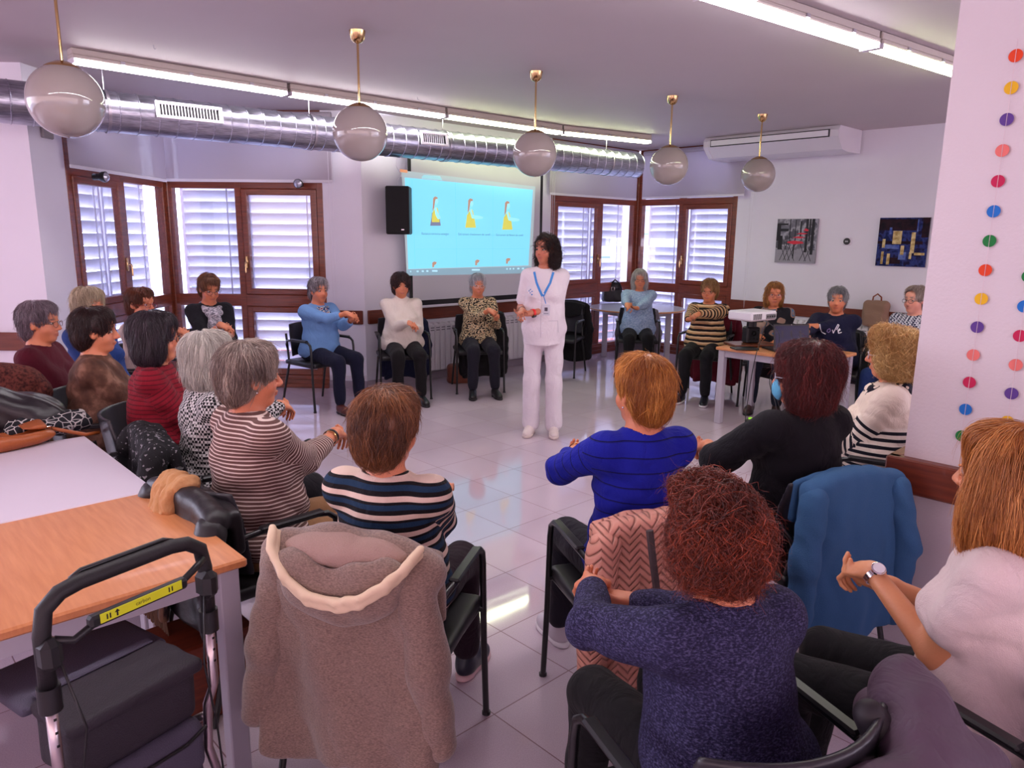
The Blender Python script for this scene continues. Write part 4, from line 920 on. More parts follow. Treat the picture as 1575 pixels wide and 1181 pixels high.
# radiators
m_rad = mat('radiator enamel', (226, 222, 228), .3)
def radiator(s0, s1, t_axis, label):
    o = RM(s0, .0) if not t_axis else RM(0, s0); r = empty('radiator', o, A0 if not t_axis else A0-PI/2, label, 'radiator'); n = int((s1-s0)/.08); sc_ = MB()
    for k in range(n):
        x = .04+k*.08; sc_.box((x, -.085, .39), (.072, .075, .55), bev=.012); sc_.box((x, -.05, .665), (.066, .08, .03), bev=.01)
    for z in (.17, .62): sc_.tube([(0, -.085, z), (n*.08, -.085, z)], .018, 10)
    sc_.build('sections', m_rad, r)
    g = MB()
    for k in range(n):
        for j in range(2): g.box((.04+k*.08, -.124, .60+j*.028), (.05, .004, .010))
    g.build('slots', mat('radiator slots', (110, 105, 118), .6), r)
    for x in (.1, n*.08-.1): MB().box((x, -.03, .4), (.03, .06, .05)).build('bracket', m_white, r)
    MB().tube([(n*.08, -.085, .17), (n*.08+.05, -.085, .17), (n*.08+.05, -.085, .0)], .01, 8).build('pipe', m_white, r)
    return r
radiator(-4.1, -2.1, False, 'white sectional radiator under the projection screen behind the seated women'); radiator(2.2, 4.3, True, 'white sectional radiator under the pictures, behind the people at the projector table')
# framed canvases
def picture(t0, t1, z0, z1, label, paint):
    r = empty('canvas_picture', RM(0, (t0+t1)/2), A0-PI/2, label, 'picture', None); w = t1-t0; h_ = z1-z0
    MB().box((0, -.018, (z0+z1)/2), (w, .032, h_), bev=.003).build('canvas', mat('canvas edge', (150, 148, 156), .8), r)
    paint(r, w, h_, (z0+z1)/2); return r
def strokes(name, m, items, r, w, h_, zc, y=-.0355):
    for it in items:
        pts = [((u-.5)*w, y, zc+(v-.5)*h_) for u, v in it]; MB().add(pts, [tuple(range(len(pts)))]).build(name, m, r)
def RQ(a, b, c, d): return [(a, b), (c, b), (c, d), (a, d)]
def LQ(a, b, c, d, t=.008): n = nrm_((c-a, d-b)); return [(a-n[1]*t, b+n[0]*t), (c-n[1]*t, d+n[0]*t), (c+n[1]*t, d-n[0]*t), (a+n[1]*t, b-n[0]*t)]
def cafe(r, w, h_, zc):
    strokes('print', blotch('cafe grey', [(0, (70, 70, 80)), (.42, (120, 120, 130)), (.52, (176, 176, 186)), (.6, (90, 90, 100))], 9, interp='LINEAR'), [RQ(.0, .0, 1, 1)], r, w, h_, zc, -.0348)
    strokes('print_pavement', mat('cafe pavement', (150, 148, 158), .7, noise=.2, nscale=20), [RQ(0, 0, 1, .3)], r, w, h_, zc, -.0352)
    dk = mat('cafe dark', (34, 34, 42), .7)
    it = [RQ(.72, .25, .78, 1), RQ(.86, .2, .93, 1), RQ(.8, .5, .84, 1), RQ(.0, .5, .1, .9), RQ(.05, .72, .3, .78), RQ(.32, .55, .345, 1), RQ(.46, .5, .48, .98), RQ(.05, .3, .16, .62), RQ(.58, .6, .62, .95), RQ(.1, .86, .28, .9)]
    for x in (.12, .22, .33, .62, .74): it += [LQ(x, .05, x+.16, .42, .007), LQ(x+.16, .05, x, .42, .007), LQ(x, .42, x+.02, .62, .007), LQ(x+.15, .42, x+.16, .6, .006)]
    it += [RQ(.44, .10, .47, .5)]
    strokes('print_chairs', dk, it, r, w, h_, zc, -.0356)
    strokes('print_tables', mat('cafe red', (216, 40, 66), .6), [[(.28, .46), (.45, .425), (.7, .45), (.66, .49), (.45, .51), (.3, .49)], [(.4, .58), (.6, .56), (.74, .59), (.55, .61)], [(.5, .66), (.7, .65), (.78, .68), (.6, .69)], [(.66, .74), (.76, .72), (.8, .75), (.72, .79)]], r, w, h_, zc, -.036)
def blue(r, w, h_, zc):
    strokes('paint', blotch('blue paint', [(0, (14, 16, 40)), (.42, (24, 34, 84)), (.52, (52, 66, 130)), (.62, (30, 24, 60))], 12, interp='LINEAR', detail=6, bump=.6), [RQ(0, 0, 1, 1)], r, w, h_, zc, -.0348)
    strokes('paint_dark', blotch('dark paint', [(.3, (12, 12, 26)), (.6, (46, 24, 34))], 14, interp='LINEAR', detail=5), [RQ(0, .74, .8, .97), RQ(.0, .46, .9, .52), RQ(.28, .05, .5, .18), RQ(.86, .6, 1, 1)], r, w, h_, zc, -.0352)
    strokes('paint_blue', blotch('bright blue paint', [(.35, (60, 82, 160)), (.6, (110, 130, 190))], 16, interp='LINEAR', detail=5), [RQ(.22, .66, .27, .8), RQ(.76, .72, .79, .96), RQ(.1, .36, .45, .44), RQ(.45, .14, .6, .3)], r, w, h_, zc, -.0355)
    strokes('paint_gold', blotch('ochre paint', [(.35, (170, 140, 84)), (.6, (224, 206, 150))], 22, interp='LINEAR', detail=5), [RQ(.30, .46, .48, .73), RQ(.67, .28, .75, .70), RQ(.66, .16, .71, .3), RQ(.10, .38, .16, .56), RQ(.10, .04, .15, .3), RQ(.22, .03, .28, .26), RQ(.48, .24, .55, .43), RQ(.76, .24, .96, .29)], r, w, h_, zc, -.036)
picture(2.27, 2.80, 1.395, 1.945, 'square canvas print of red bistro tables and folding chairs', cafe); picture(3.53, 4.07, 1.40, 1.95, 'dark blue abstract painting with ochre bars beside the pillar', blue)
th = empty('thermostat', RM(0, 3.17), A0-PI/2, 'small white thermostat with round black dial between the pictures', 'thermostat')
MB().box((0, -.012, 1.675), (.095, .022, .095), bev=.01).build('plate', m_white, th)
MB().lathe([(.0001, .014), (.036, .014), (.04, .01), (.04, 0)], 28).xf(Matrix.Translation((0, -.022, 1.675)) @ Matrix.Rotation(PI/2, 4, 'X')).build('dial', m_black, th, smooth=True, ang=40)
for x in (-.012, .0, .012): MB().box((x, -.0375, 1.675), (.006, .002, .016)).build('digit_bar', mat('digit', (235, 235, 240), .4), th)
# ceiling air conditioner
ac = empty('air_conditioner', RM(0, 1.50), A0-PI/2, 'long white ceiling air conditioner above the pictures', 'air conditioner')
w_ = 1.72; prof = [(-.03, 2.69), (-.03, 2.948), (-.62, 2.948), (-.66, 2.90), (-.66, 2.83), (-.52, 2.70), (-.40, 2.685)]
b_ = MB(); n_ = len(prof); b_.add([(x, y, z) for x in (.03, w_-.03) for y, z in prof], [tuple(range(n_)), tuple(range(n_, 2*n_))]+[(k, (k+1) % n_, n_+(k+1) % n_, n_+k) for k in range(n_)]); b_.build('casing', m_white, ac)
for x0, x1 in ((-.0, .06), (w_-.06, w_)):
    b_ = MB(); b_.add([(x, y*1.01, z-.004 if z < 2.94 else z) for x in (x0, x1) for y, z in prof], [tuple(range(n_)), tuple(range(n_, 2*n_))]+[(k, (k+1) % n_, n_+(k+1) % n_, n_+k) for k in range(n_)]); b_.build('end_panel', m_white, ac)
MB().box((w_/2, -.663, 2.868), (w_-.20, .01, .085)).build('outlet', mat('outlet shadow gap', (60, 56, 66), .6), ac)
MB().box((w_/2, -.672, 2.868), (w_-.23, .01, .062), Matrix.Rotation(math.radians(4), 3, 'X')).build('louvre', m_white, ac)
# emergency lamps over the windows
def spot(p, yaw, label):
    r = empty('emergency_spotlight', p, yaw, label, 'wall lamp', 'round emergency lights over the window frames')
    MB().tube([(0, 0, 0), (0, -.05, 0)], .03, 14).build('base', m_black, r, smooth=True, ang=40)
    MB().lathe([(.03, 0), (.045, .03), (.048, .06), (.044, .065)], 20).xf(Matrix.Translation((0, -.05, 0)) @ Matrix.Rotation(PI/2, 4, 'X')).build('shade', m_black, r, smooth=True, ang=40)
    MB().lathe([(.0001, .09), (.02, .085), (.038, .07), (.044, .06)], 20).xf(Matrix.Translation((0, -.05, 0)) @ Matrix.Rotation(PI/2, 4, 'X')).build('lens', mat('clear lamp lens', (200, 200, 215), .08, .6), r, smooth=True)
spot(Vector((-3.70, 6.62, 2.16)), PI/2, 'round black emergency light on the top left corner of the leftmost window'); spot(Vector((-2.25, 7.93, 2.20)), 0, 'round emergency light over the sash of the second window from the left')
# paper dot garlands
dotc = {'orange': (226, 66, 22), 'yellow': (232, 180, 24), 'purple': (92, 58, 140), 'pink': (232, 118, 110), 'crimson': (196, 22, 78), 'blue': (22, 110, 196), 'green': (16, 120, 52)}
def garland(o, rz, start, dz, seq, xs, label, r0=.021, zbot=None):
    g = empty('dot_garland', o, rz, label, 'garland', None)
    for k, c in enumerate(seq):
        z = start-dz*k; MB().lathe([(.0001, .0006), (r0, .0006), (r0, -.0006), (.0001, -.0006)], 28).xf(Matrix.Translation((xs(z), -.006, z)) @ Matrix.Rotation(PI/2, 4, 'X')).build(c+'_dot', mat('paper '+c, dotc[c], .75), g)
    MB().tube([(xs(start+dz*.5), -.0075, start+dz*.5), (xs(start-dz*len(seq)+dz*.5), -.0075, start-dz*len(seq)+dz*.5)], .0009, 5).build('thread', mat('thread', (220, 200, 205), .7), g)
order = ['orange', 'yellow', 'purple', 'pink', 'crimson', 'blue', 'green']
def onp(px, py):
    d = ray(px, py); A = P0; M = np.array([[d[0], -VX.x], [d[1], -VX.y]]); t, s = np.linalg.solve(M, np.array([A.x, A.y])); return s, d[2]*t+H
a_ = onp(1563, 86); b_2 = onp(1480, 670); k_ = (b_2[1]-a_[1])/13; gx = lambda z: a_[0]+(z-a_[1])*(b_2[0]-a_[0])/(b_2[1]-a_[1])
garland(P0, A0-PI/2, a_[1], -k_, (order*2)[:14], gx, 'left hanging string of coloured paper dots on the pillar')
c_ = onp(1583, 425); d_ = onp(1550, 648); k2 = (d_[1]-c_[1])/5; g2 = lambda z: c_[0]+(z-c_[1])*(d_[0]-c_[0])/(d_[1]-c_[1])
garland(P0, A0-PI/2, c_[1], -k2, ['green', 'blue', 'crimson', 'pink', 'purple', 'yellow', 'orange'], g2, 'right hanging string of coloured paper dots cut by the picture edge')
garland(RM(0, 0), A0, 2.21, .125, order+order[:3], lambda z: -2.15, 'thin string of paper dots down the right edge of the projection screen', .027)
# loose ceiling hooks
for px, py in ((236, 69), (642, 149)):
    p = atz(px, py, CEIL); h_ = MB().tube([(0, 0, 0), (0, 0, -.02), (.008, 0, -.03), (.014, 0, -.022)], .0022, 6).build('ceiling_hook', m_steel, loc=p); tag(h_, 'tiny screw hook in the ceiling, %s' % ('above the duct grille' if px < 300 else 'above the lit row near the second globe'), 'hook')
# ------------------------------------------------------------------ chairs and garments on them
def chair_protos():
    R = empty('armchair', (0, 0, -50), 0, 'x', 'chair')
    S = Sdf(); S.fn(A_(-.25, -.24, .40), A_(.25, .25, .50), lambda P: sq_box(P-A_(0, .0, .448), (.235, .225, .010), .012)+.018*((P[..., 0]/.24)**2)*-1*0+0, .0)
    smesh('seat', S, .010, mat('black seat shell', (26, 24, 28), .45), R)
    B = Sdf()
    def back(P):
        y0 = -.235-.16*(P[..., 2]-.62)*.9+.10*(np.abs(P[..., 0])/.24)**2*1.0; z = P[..., 2]; hw = .225-.25*np.clip(z-.72, 0, 1)**1.2*1.0
        ex = np.maximum(np.abs(P[..., 0])-hw, 0); ez = np.maximum(np.abs(z-.665)-.15, 0); e = np.hypot(ex, ez)
        return np.hypot(np.abs(P[..., 1]-y0)*.85, e)-.0085
    B.fn(A_(-.27, -.34, .44), A_(.27, -.06, .86), back, 0); smesh('backrest', B, .0065, mat('grey back shell', (38, 35, 42), .38, spec=.5), R)
    r = .0115
    for sg in (-1, 1):
        MB().tube([(sg*.262, .235, .0), (sg*.258, .215, .3), (sg*.256, .205, .60), (sg*.256, .195, .645), (sg*.256, .165, .668), (sg*.256, .12, .675), (sg*.255, -.10, .672), (sg*.245, -.18, .66), (sg*.225, -.225, .62), (sg*.205, -.235, .56)], r, 10).build('arm_frame', m_blackm, R, smooth=True, ang=60)
        MB().box((sg*.256, .02, .682), (.036, .25, .016), bev=.006).build('armrest', m_black, R)
        MB().tube([(sg*.245, -.31, .0), (sg*.232, -.245, .26), (sg*.222, -.20, .42), (sg*.215, -.215, .50), (sg*.2, -.262, .72)], r, 10).build('leg', m_blackm, R, smooth=True, ang=60)
        MB().tube([(sg*.262, .235, .0), (sg*.2622, .236, .012)], r+.004, 10).build('foot_cap', m_black, R)
    MB().tube([(-.257, .2, .43), (.257, .2, .43)], .009, 8).tube([(-.222, -.2, .43), (.222, -.2, .43)], .009, 8).tube([(-.24, .2, .43), (-.222, -.2, .43)], .009, 8).tube([(.24, .2, .43), (.222, -.2, .43)], .009, 8).build('seat_frame', m_blackm, R, smooth=True, ang=60)
    return R
def sq_box(q, h, r):
    q = np.abs(q)-np.array(h); return np.linalg.norm(np.maximum(q, 0), axis=-1)+np.minimum(q.max(-1), 0)-r
CH = chair_protos(); _first = [True]
def chair(x, y, yaw, label, dz=0):
    o = CH if _first[0] else copy_tree(CH); _first[0] = False
    o.location = (x, y, dz); o.rotation_euler = (0, 0, yaw-PI/2); o['label'] = label; o['category'] = 'chair'; o['group'] = 'black armchairs set in a circle'; return o
def chair_for(info, label, back=.0):
    r = info['root']; yw = r.rotation_euler.z+PI/2; return chair(r.location.x-math.cos(yw)*back, r.location.y-math.sin(yw)*back, yw, label)
def drape(x0, x1, z0, z1, yt, yb, th, seed=1, amp=.02, freq=16, flare=1.0, skew=0.0, hem=.015, topcurve=.03):
    """a hanging sheet of cloth in the plane behind a chair back: half-widths via x0..x1, folds growing downwards"""
    r = np.random.default_rng(seed); ph = r.uniform(0, 6, 4)
    def f(P):
        x, y, z = P[..., 0], P[..., 1], P[..., 2]; u = np.clip((z1-z)/(z1-z0), 0, 1.2); xc = (x0+x1)/2+skew*u; hw = (x1-x0)/2*(1+(flare-1)*u)
        a = amp*(.25+u)*(np.sin((x-xc)*freq+ph[0]+1.2*np.sin(z*5+ph[1]))*.6+np.sin((x-xc)*freq*1.9+ph[2]+z*3)*.4)
        yy = yt+(yb-yt)*u+a; zb = z0+hem*np.sin(x*14+ph[3]); zt = z1-topcurve*((x-xc)/hw)**2
        ex = np.maximum(np.abs(x-xc)-hw, 0); ez = np.maximum(np.maximum(zb-z, z-zt), 0); return (np.hypot(np.abs(y-yy)*.8, np.hypot(ex, ez))-th/2)
    m = .04+amp*1.5; lo = A_(min(x0, x0+skew)-(flare-1)*(x1-x0)-.05, min(yt, yb)-m-th, z0-.06); hi = A_(max(x1, x1+skew)+(flare-1)*(x1-x0)+.05, max(yt, yb)+m+th, z1+.05); return lo, hi, f
def garment(ch, label, m, name='jacket', cat='jacket', z0=.35, z1=.83, w=.25, sleeves=True, seed=3, res=.010, th=.05, skew=0, freq=14, amp=.02, side=0, flare=1.1, group=None):
    """a garment slung over the back of chair ch"""
    R = empty(name, tuple(ch.location), ch.rotation_euler.z, label, cat, group); S = Sdf()
    lo, hi, f = drape(-w+side, w+side, z0, z1, -.275, -.31, th, seed, amp, freq, flare, skew); S.fn(lo, hi, f, .02)
    lo, hi, f = drape(-w*.95+side, w*.95+side, z1-.16, z1, -.20, -.19, .03, seed+1, .006, freq, 1); S.fn(lo, hi, f, .03)
    for i in range(9):
        a = -w*.9+side+i*w*1.8/8; S.cone((a, -.26, z1-.01-.03*((a-side)/w)**2), (a+w*.22 if i < 8 else a, -.26, z1-.01-.03*((a+w*.2-side)/w)**2), .032, .032, .03)
    smesh('body', S, res, m, R, disp=fold_noise(seed, .006, 30, (1, 1, .5)))
    if sleeves:
        for sg in (-1, 1):
            S = Sdf(); a = A_(sg*(w-.01)+side, -.29, z1-.06); b_ = A_(sg*(w+.035)+side, -.32, (z1+z0)/2+.02); c_ = A_(sg*(w+.03)+side, -.31, z0+.04)
            S.cone(a, b_, .05, .052, .03); S.cone(b_, c_, .052, .046, .03); smesh('sleeve', S, res, m, R, disp=fold_noise(seed+sg, .006, 32, (1, 1, 1.4)))
    return R
D_ = math.radians
def HW(px, py, Y): return aty(px, py, Y)
bump_c = lambda n, c, **k: cloth(n, c, **k)
G1 = None
P = {}
P[1] = person('grey-haired woman in burgundy cardigan and glasses, farthest left', (62, 497), 4.3, D_(8), ('short', (76, 60, 70), (186, 166, 176)), topm=cloth('burgundy knit', (84, 16, 34)), trou=(110, 92, 70), glasses=(110, 70, 50), fat=.02)
collar(P[1], cloth('lilac shirt', (210, 196, 216)))
P[2] = person('woman with blond-grey swept hair in blue shirt, second from left at the back', (138, 472), 5.0, D_(-12), ('short', (140, 120, 96), (250, 232, 200)), topm=cloth('denim blue shirt', (40, 66, 128)), trou=(44, 66, 130), headyaw=D_(-12), vol=.006, fat=.03, hands={'R': (.02, .30, .62), 'L': (-.02, .28, .60)})
P[3] = person('woman with short brown hair and red glasses in beige top by the left window', (217, 468), 5.6, D_(-8), ('short', (70, 30, 16), (130, 66, 36)), topm=cloth('beige blouse', (196, 176, 168)), trou=(60, 56, 70), glasses=(150, 20, 40), headyaw=D_(-10), hands={'W': HW(288, 512, 5.45)})
P[4] = person('woman in black with grey scarf looking down at her hands, before the shuttered window', (322, 444), 6.5, D_(-48), ('short', (76, 44, 28), (160, 110, 76)), topm=cloth('black knit', (20, 18, 26)), trou=(24, 22, 30), glasses=(60, 36, 34), headpitch=.30, hands={'W': HW(353, 505, 6.18)}, sleeve=.72, fat=.01, lean=.08)
scarf(P[4], blotch('grey scarf', [(0, (40, 40, 50)), (.45, (120, 118, 130)), (.56, (196, 190, 200))], 60, interp='LINEAR', stretch=(1, 1, 3)), .027, .18)
P[5] = person('woman in light blue jumper stretching her arms, alone left of the screen', (490, 447), 7.15, D_(-38), ('short', (80, 70, 76), (206, 196, 204)), topm=cloth('light blue jumper', (110, 152, 206)), trou=(18, 20, 44), headyaw=D_(-8), hands={'W': HW(547, 487, 6.88)}, shoe=(80, 34, 30), sole=(40, 24, 22), sleeve=.8, fat=.02, wide=.01)
scarf(P[5], blotch('blue floral scarf', [(0, (20, 30, 60)), (.42, (60, 96, 150)), (.52, (206, 206, 190)), (.6, (130, 60, 90))], 45, detail=3), .024, .06)
P[6] = person('dark-haired woman in white high-neck jumper below the speaker', (617, 440), 7.6, D_(-72), ('short', (26, 12, 16), (84, 50, 48)), topm=cloth('white fleece', (226, 214, 204)), trou=(20, 16, 20), hands={'W': HW(638, 501, 7.26)}, turtle=1, vol=.012, fat=.035, wide=.015)
P[7] = person('grey-haired woman in leopard blouse with pink collar below the screen', (735, 439), 8.0, D_(-78), ('short', (120, 122, 132), (240, 240, 246)), topm=blotch('leopard blouse', [(0, (30, 24, 22)), (.49, (34, 26, 22)), (.50, (222, 204, 168)), (.60, (150, 116, 80))], 70, detail=1), trou=(26, 24, 36), glasses=(210, 200, 200), hands={'W': HW(763, 482, 7.62)}, fat=.02, sleeve=.8)
collar(P[7], cloth('pink collar', (226, 160, 160)))
P[9] = person('woman with grey bob and glasses in pale blue jumper by the round table', (984, 430), 9.0, D_(-97), ('bob', (140, 134, 136), (244, 236, 232)), topm=blotch('pale blue knit', [(.3, (120, 146, 186)), (.7, (176, 194, 220))], 60, interp='LINEAR', detail=4), trou=(16, 14, 20), glasses=(50, 30, 40), hands={'W': HW(968, 474, 8.4)}, fat=.03, wide=.01)
P[10] = person('woman in brown and black striped jumper before the corner window', (1091, 448), 7.8, D_(-118), ('short', (110, 72, 40), (206, 164, 112)), topm=stripes('brown stripes', [(0, (30, 20, 24)), (.45, (190, 146, 104)), (.75, (222, 190, 150))], .055, wob=.02), trou=(16, 14, 20), glasses=(120, 80, 60), hands={'W': HW(1060, 488, 7.34), 'flip': 1}, fat=.04, wide=.015, vol=.004, shoe=(24, 22, 34), sole=(225, 220, 225))
P[11] = person('woman with blond bob and glasses behind the projector', (1191, 453), 7.4, D_(-112), ('bob', (120, 72, 30), (212, 150, 84)), topm=blotch('patchwork cardigan', [(0, (26, 24, 34)), (.48, (26, 24, 34)), (.49, (150, 120, 110)), (.56, (70, 110, 150)), (.6, (150, 124, 116))], 9, detail=0), trou=(34, 40, 56), glasses=(150, 60, 70), hands={'R': (.10, .36, .76), 'L': (-.08, .34, .72)}, fat=.03, headyaw=D_(10), shoe=(70, 52, 50), vol=-.004)
P[12] = person('grey-haired woman in navy jumper lettered in white, typing at the laptop', (1288, 462), 6.9, D_(-118), ('short', (80, 80, 88), (200, 198, 204)), topm=cloth('navy jumper', (18, 20, 52)), trou=(70, 92, 150), hands={'Rw': HW(1233, 518, 6.55), 'Lw': HW(1215, 505, 6.75), 'Rn': (0, 0, 1), 'Ln': (0, 0, 1), 'Rd': (-.2, 1, -.1), 'Ld': (.2, 1, -.1)}, sleeve=.75, fat=.045, wide=.02)
P[13] = person('grey-haired man in checked shirt and glasses beside the pillar', (1408, 462), 6.6, D_(-150), ('man', (120, 100, 96), (210, 196, 190)), topm=blotch('checked shirt', [(0, (40, 44, 74)), (.5, (206, 206, 220))], 60, 'checker'), trou=(34, 52, 104), glasses=(60, 50, 50), hands={'R': (.06, .34, .70), 'L': (-.04, .36, .66)}, fat=.03, wide=.03, headyaw=D_(-6), skin=(216, 150, 130))
collar(P[13], cloth('check collar', (150, 150, 172)))
P[14] = person('woman with blond curls in black and white striped cardigan next to the pillar', (1372, 546), 3.5, D_(150), ('curly', (170, 110, 50), (255, 222, 156)), topm=stripes('bw stripes', [(0, (16, 14, 28)), (.45, (226, 210, 196))], .034, plain=(.27, (222, 202, 186))), trou=(150, 130, 120), glasses=(180, 170, 180), hands={'R': (.05, .32, .72), 'L': (-.06, .34, .70)}, curl=.010, vol=.002, hln=.13, fat=.05, wide=.03, hairfuzz=.5)
P[15] = person('woman with dark red hair and blue face mask in black top', (1236, 580), 2.82, D_(112), ('bob', (44, 12, 16), (140, 46, 40)), topm=cloth('black top', (18, 15, 22), noise=.05), trou=(20, 18, 24), glasses=(200, 200, 215), hands={'W': HW(1078, 686, 3.18), 'flip': 1}, sleeve=.5, fat=.03, wide=.008, vol=.014, curl=.004, headyaw=D_(38), poles={'L': (-.8, 0, -.6), 'R': (.4, -.1, -1)}, hairfuzz=.4)
P[16] = person('woman with short ginger-blond hair in royal blue top, back to camera', (987, 603), 2.45, D_(106), ('short', (130, 62, 14), (255, 186, 96)), topm=stripes('royal blue', [(0, (8, 8, 60)), (.06, (22, 30, 150)), (.94, (16, 24, 130))], .052, wob=.004), trou=(30, 26, 38), hands={'W': HW(892, 692, 2.90), 'flip': 1}, sleeve=.78, fat=.01, wide=-.012, headyaw=D_(14), hairfuzz=.35, vol=.002, poles={'L': (-.7, .1, -.5), 'R': (.6, -.1, -1)}, shoe=(190, 180, 190), sole=(230, 225, 230))
P[17] = person('woman with red curly hair in heathered navy jumper, nearest the camera', (1098, 818), 1.5, D_(112), ('curly', (56, 14, 8), (186, 78, 42)), topm=blotch('heather navy', [(.3, (18, 16, 40)), (.5, (40, 36, 70)), (.7, (84, 80, 116))], 150, interp='LINEAR', detail=5, stretch=(1, 1, 2.2), bump=.5), trou=(14, 12, 16), hands={'W': HW(905, 893, 1.80), 'flip': 1}, fat=.02, wide=-.012, curl=.009, vol=-.010, headsc=.94, hairfuzz=.7, hln=.15, nhair=11000, sleeve=.93, headpitch=.12, lean=.18, poles={'L': (-1, -.1, -.35), 'R': (.4, -.2, -1)})
P[18] = person('woman with strawberry-blond bob in white t-shirt and steel watch, far right', (1548, 735), 1.62, D_(136), ('longbob', (140, 74, 26), (250, 178, 104)), topm=cloth('white t-shirt', (226, 206, 204), noise=.03), trou=(16, 14, 18), hands={'W': HW(1308, 872, 1.86), 'flip': 1}, sleeve=.30, headyaw=D_(-14), hairfuzz=.12, vol=.002, fat=.0, skin=(214, 146, 104), folds=.6, hln=.14)
P[19] = person('woman with short brown hair in navy and cream striped jumper, back to camera', (597, 662), 2.2, D_(76), ('short', (60, 28, 16), (186, 124, 80)), topm=stripes('navy cream stripes', [(0, (16, 10, 16)), (.26, (22, 48, 76)), (.55, (16, 10, 16)), (.70, (216, 190, 176))], .052, wob=.004), trou=(40, 22, 34), headyaw=D_(-10), hands={'R': (.06, .36, .78), 'L': (-.02, .38, .74)}, fat=.02, wide=.004, vol=.010, hairfuzz=.3, shoe=(16, 18, 40), sole=(214, 176, 180))
P[20] = person('woman with short grey hair in fine brown striped top stretching her wrists', (386, 580), 2.66, D_(46), ('short', (84, 66, 62), (214, 196, 182)), topm=stripes('fine brown stripes', [(0, (96, 66, 62)), (.66, (206, 184, 176))], .0135, wob=.002), trou=(150, 110, 76), hands={'W': HW(522, 668, 3.06), 'flip': 0}, sleeve=.80, fat=.03, wide=.015, vol=.006, headyaw=D_(-12))
P[21] = person('woman with silver-white bob in black and white patterned top', (322, 553), 3.2, D_(36), ('bob', (150, 142, 136), (255, 248, 236)), topm=blotch('black white pattern', [(0, (14, 12, 16)), (.5, (196, 190, 190))], 85, 'checker'), trou=(24, 20, 26), hands={'W': HW(441, 626, 3.5)}, fat=.02, vol=-.002)
P[22] = person('woman with dark bob and glasses in ribbed red jumper', (241, 520), 3.6, D_(18), ('bob', (24, 16, 22), (80, 62, 74)), topm=stripes('red rib', [(0, (60, 4, 14)), (.4, (128, 14, 34))], .022, wob=.003, interp='LINEAR'), trou=(30, 24, 30), glasses=(60, 50, 50), fat=.03, wide=.01, vol=.008)
collar(P[22], cloth('white collar', (220, 206, 214)))
P[23] = person('woman with short dark brown hair in brown velour top', (148, 510), 4.0, D_(22), ('short', (30, 14, 16), (78, 44, 38)), topm=blotch('brown velour', [(.35, (78, 50, 40)), (.55, (104, 70, 56)), (.66, (138, 100, 82))], 14, interp='LINEAR', detail=5), trou=(60, 44, 40), fat=.045, wide=.02, vol=.004, hands={'R': (.03, .36, .72), 'L': (-.04, .34, .68)})
m_uni = cloth('white uniform', (224, 214, 222), noise=.02, bump=.2)
P['n'] = person('standing woman with dark curly hair in white uniform and blue lanyard', (839, 384), 6.14, D_(-98), ('longcurly', (16, 8, 10), (60, 30, 28)), topm=m_uni, trou=m_uni, stand=True, headyaw=D_(-30), sleeve=.36, curl=.008, vol=-.002, shoe=(224, 208, 204), sole=(214, 196, 190), hands={'R': (.16, .24, 1.10), 'L': (.10, .22, 1.075), 'Rd': (.1, .9, -.25), 'Ld': (.75, .55, -.1), 'Rn': (.5, 0, 1), 'Ln': (0, 0, -1), 'Rc': (.6, .6, .6, .6), 'Lc': (.5, .5, .5, .5), 'Ls': -1}, skin=(190, 116, 88), headsc=.96, hairfuzz=.5, ease=.012)
# ------------------------------------------------------------------ chairs under the people
black = cloth('black jacket', (22, 20, 24), noise=.05); navyj = cloth('navy jacket', (20, 24, 52), noise=.05); dkgrey = cloth('dark grey jacket', (52, 50, 58)); burg = cloth('burgundy jacket', (92, 14, 34)); greyj = cloth('grey jacket', (120, 114, 128))
ct = {1: 'armchair under the woman in burgundy cardigan', 2: 'armchair under the woman in blue shirt by the left window', 3: 'armchair under the woman in beige top', 4: 'armchair under the woman with grey scarf',
      5: 'armchair under the woman in light blue jumper, its shell showing beside her', 6: 'armchair under the woman in white jumper, navy coat on it', 7: 'armchair under the woman in leopard blouse',
      9: 'armchair under the woman in pale blue jumper in front of the round table', 10: 'armchair under the woman in brown striped jumper', 11: 'armchair under the woman behind the projector', 12: 'armchair under the woman at the laptop',
      13: 'armchair under the man in checked shirt', 14: 'armchair under the woman with blond curls, arm showing by the pillar', 15: 'armchair with blue fleece under the woman in black top', 16: 'armchair with pink quilted jacket under the woman in royal blue',
      17: 'nearest armchair, under the woman with red curls', 18: 'armchair under the woman in white t-shirt', 19: 'armchair with beige coat under the woman in navy stripes', 20: 'armchair under the woman in fine brown stripes',
      21: 'armchair under the silver-haired woman in black and white', 22: 'armchair under the woman in red jumper', 23: 'armchair with rounded grey shell under the woman in brown velour'}
C_ = {k: chair_for(P[k], ct[k]) for k in ct if k not in (17, 18)}
C_[17] = chair(.464, 1.354, D_(112), ct[17])
C_[18] = chair(1.24, 1.52, D_(116), ct[18])
C_['e'] = chair(.60, 9.02, D_(-112), 'empty armchair with black jacket behind the standing woman')
GA = {6: ('navy coat hanging on the chair of the woman in white jumper', navyj, .16, .80, -.06), 7: ('black coat on the chair of the woman in leopard blouse', black, .10, .84, -.09), 'e': ('black jacket on the empty armchair behind the standing woman', black, .15, .88, -.0),
      9: ('grey jacket on the chair in front of the round table', greyj, .14, .80, 0), 10: ('burgundy jacket on the chair of the brown striped woman', burg, .12, .86, -.02), 12: ('dark grey puffer on the chair of the laptop woman', dkgrey, .30, .82, 0),
      13: ('black coat on the chair of the man in checked shirt', black, .14, .84, 0), 11: ('black coat on the chair behind the projector', mat('black wool', (26, 22, 30), .9, bump=.3), .25, .82, 0)}
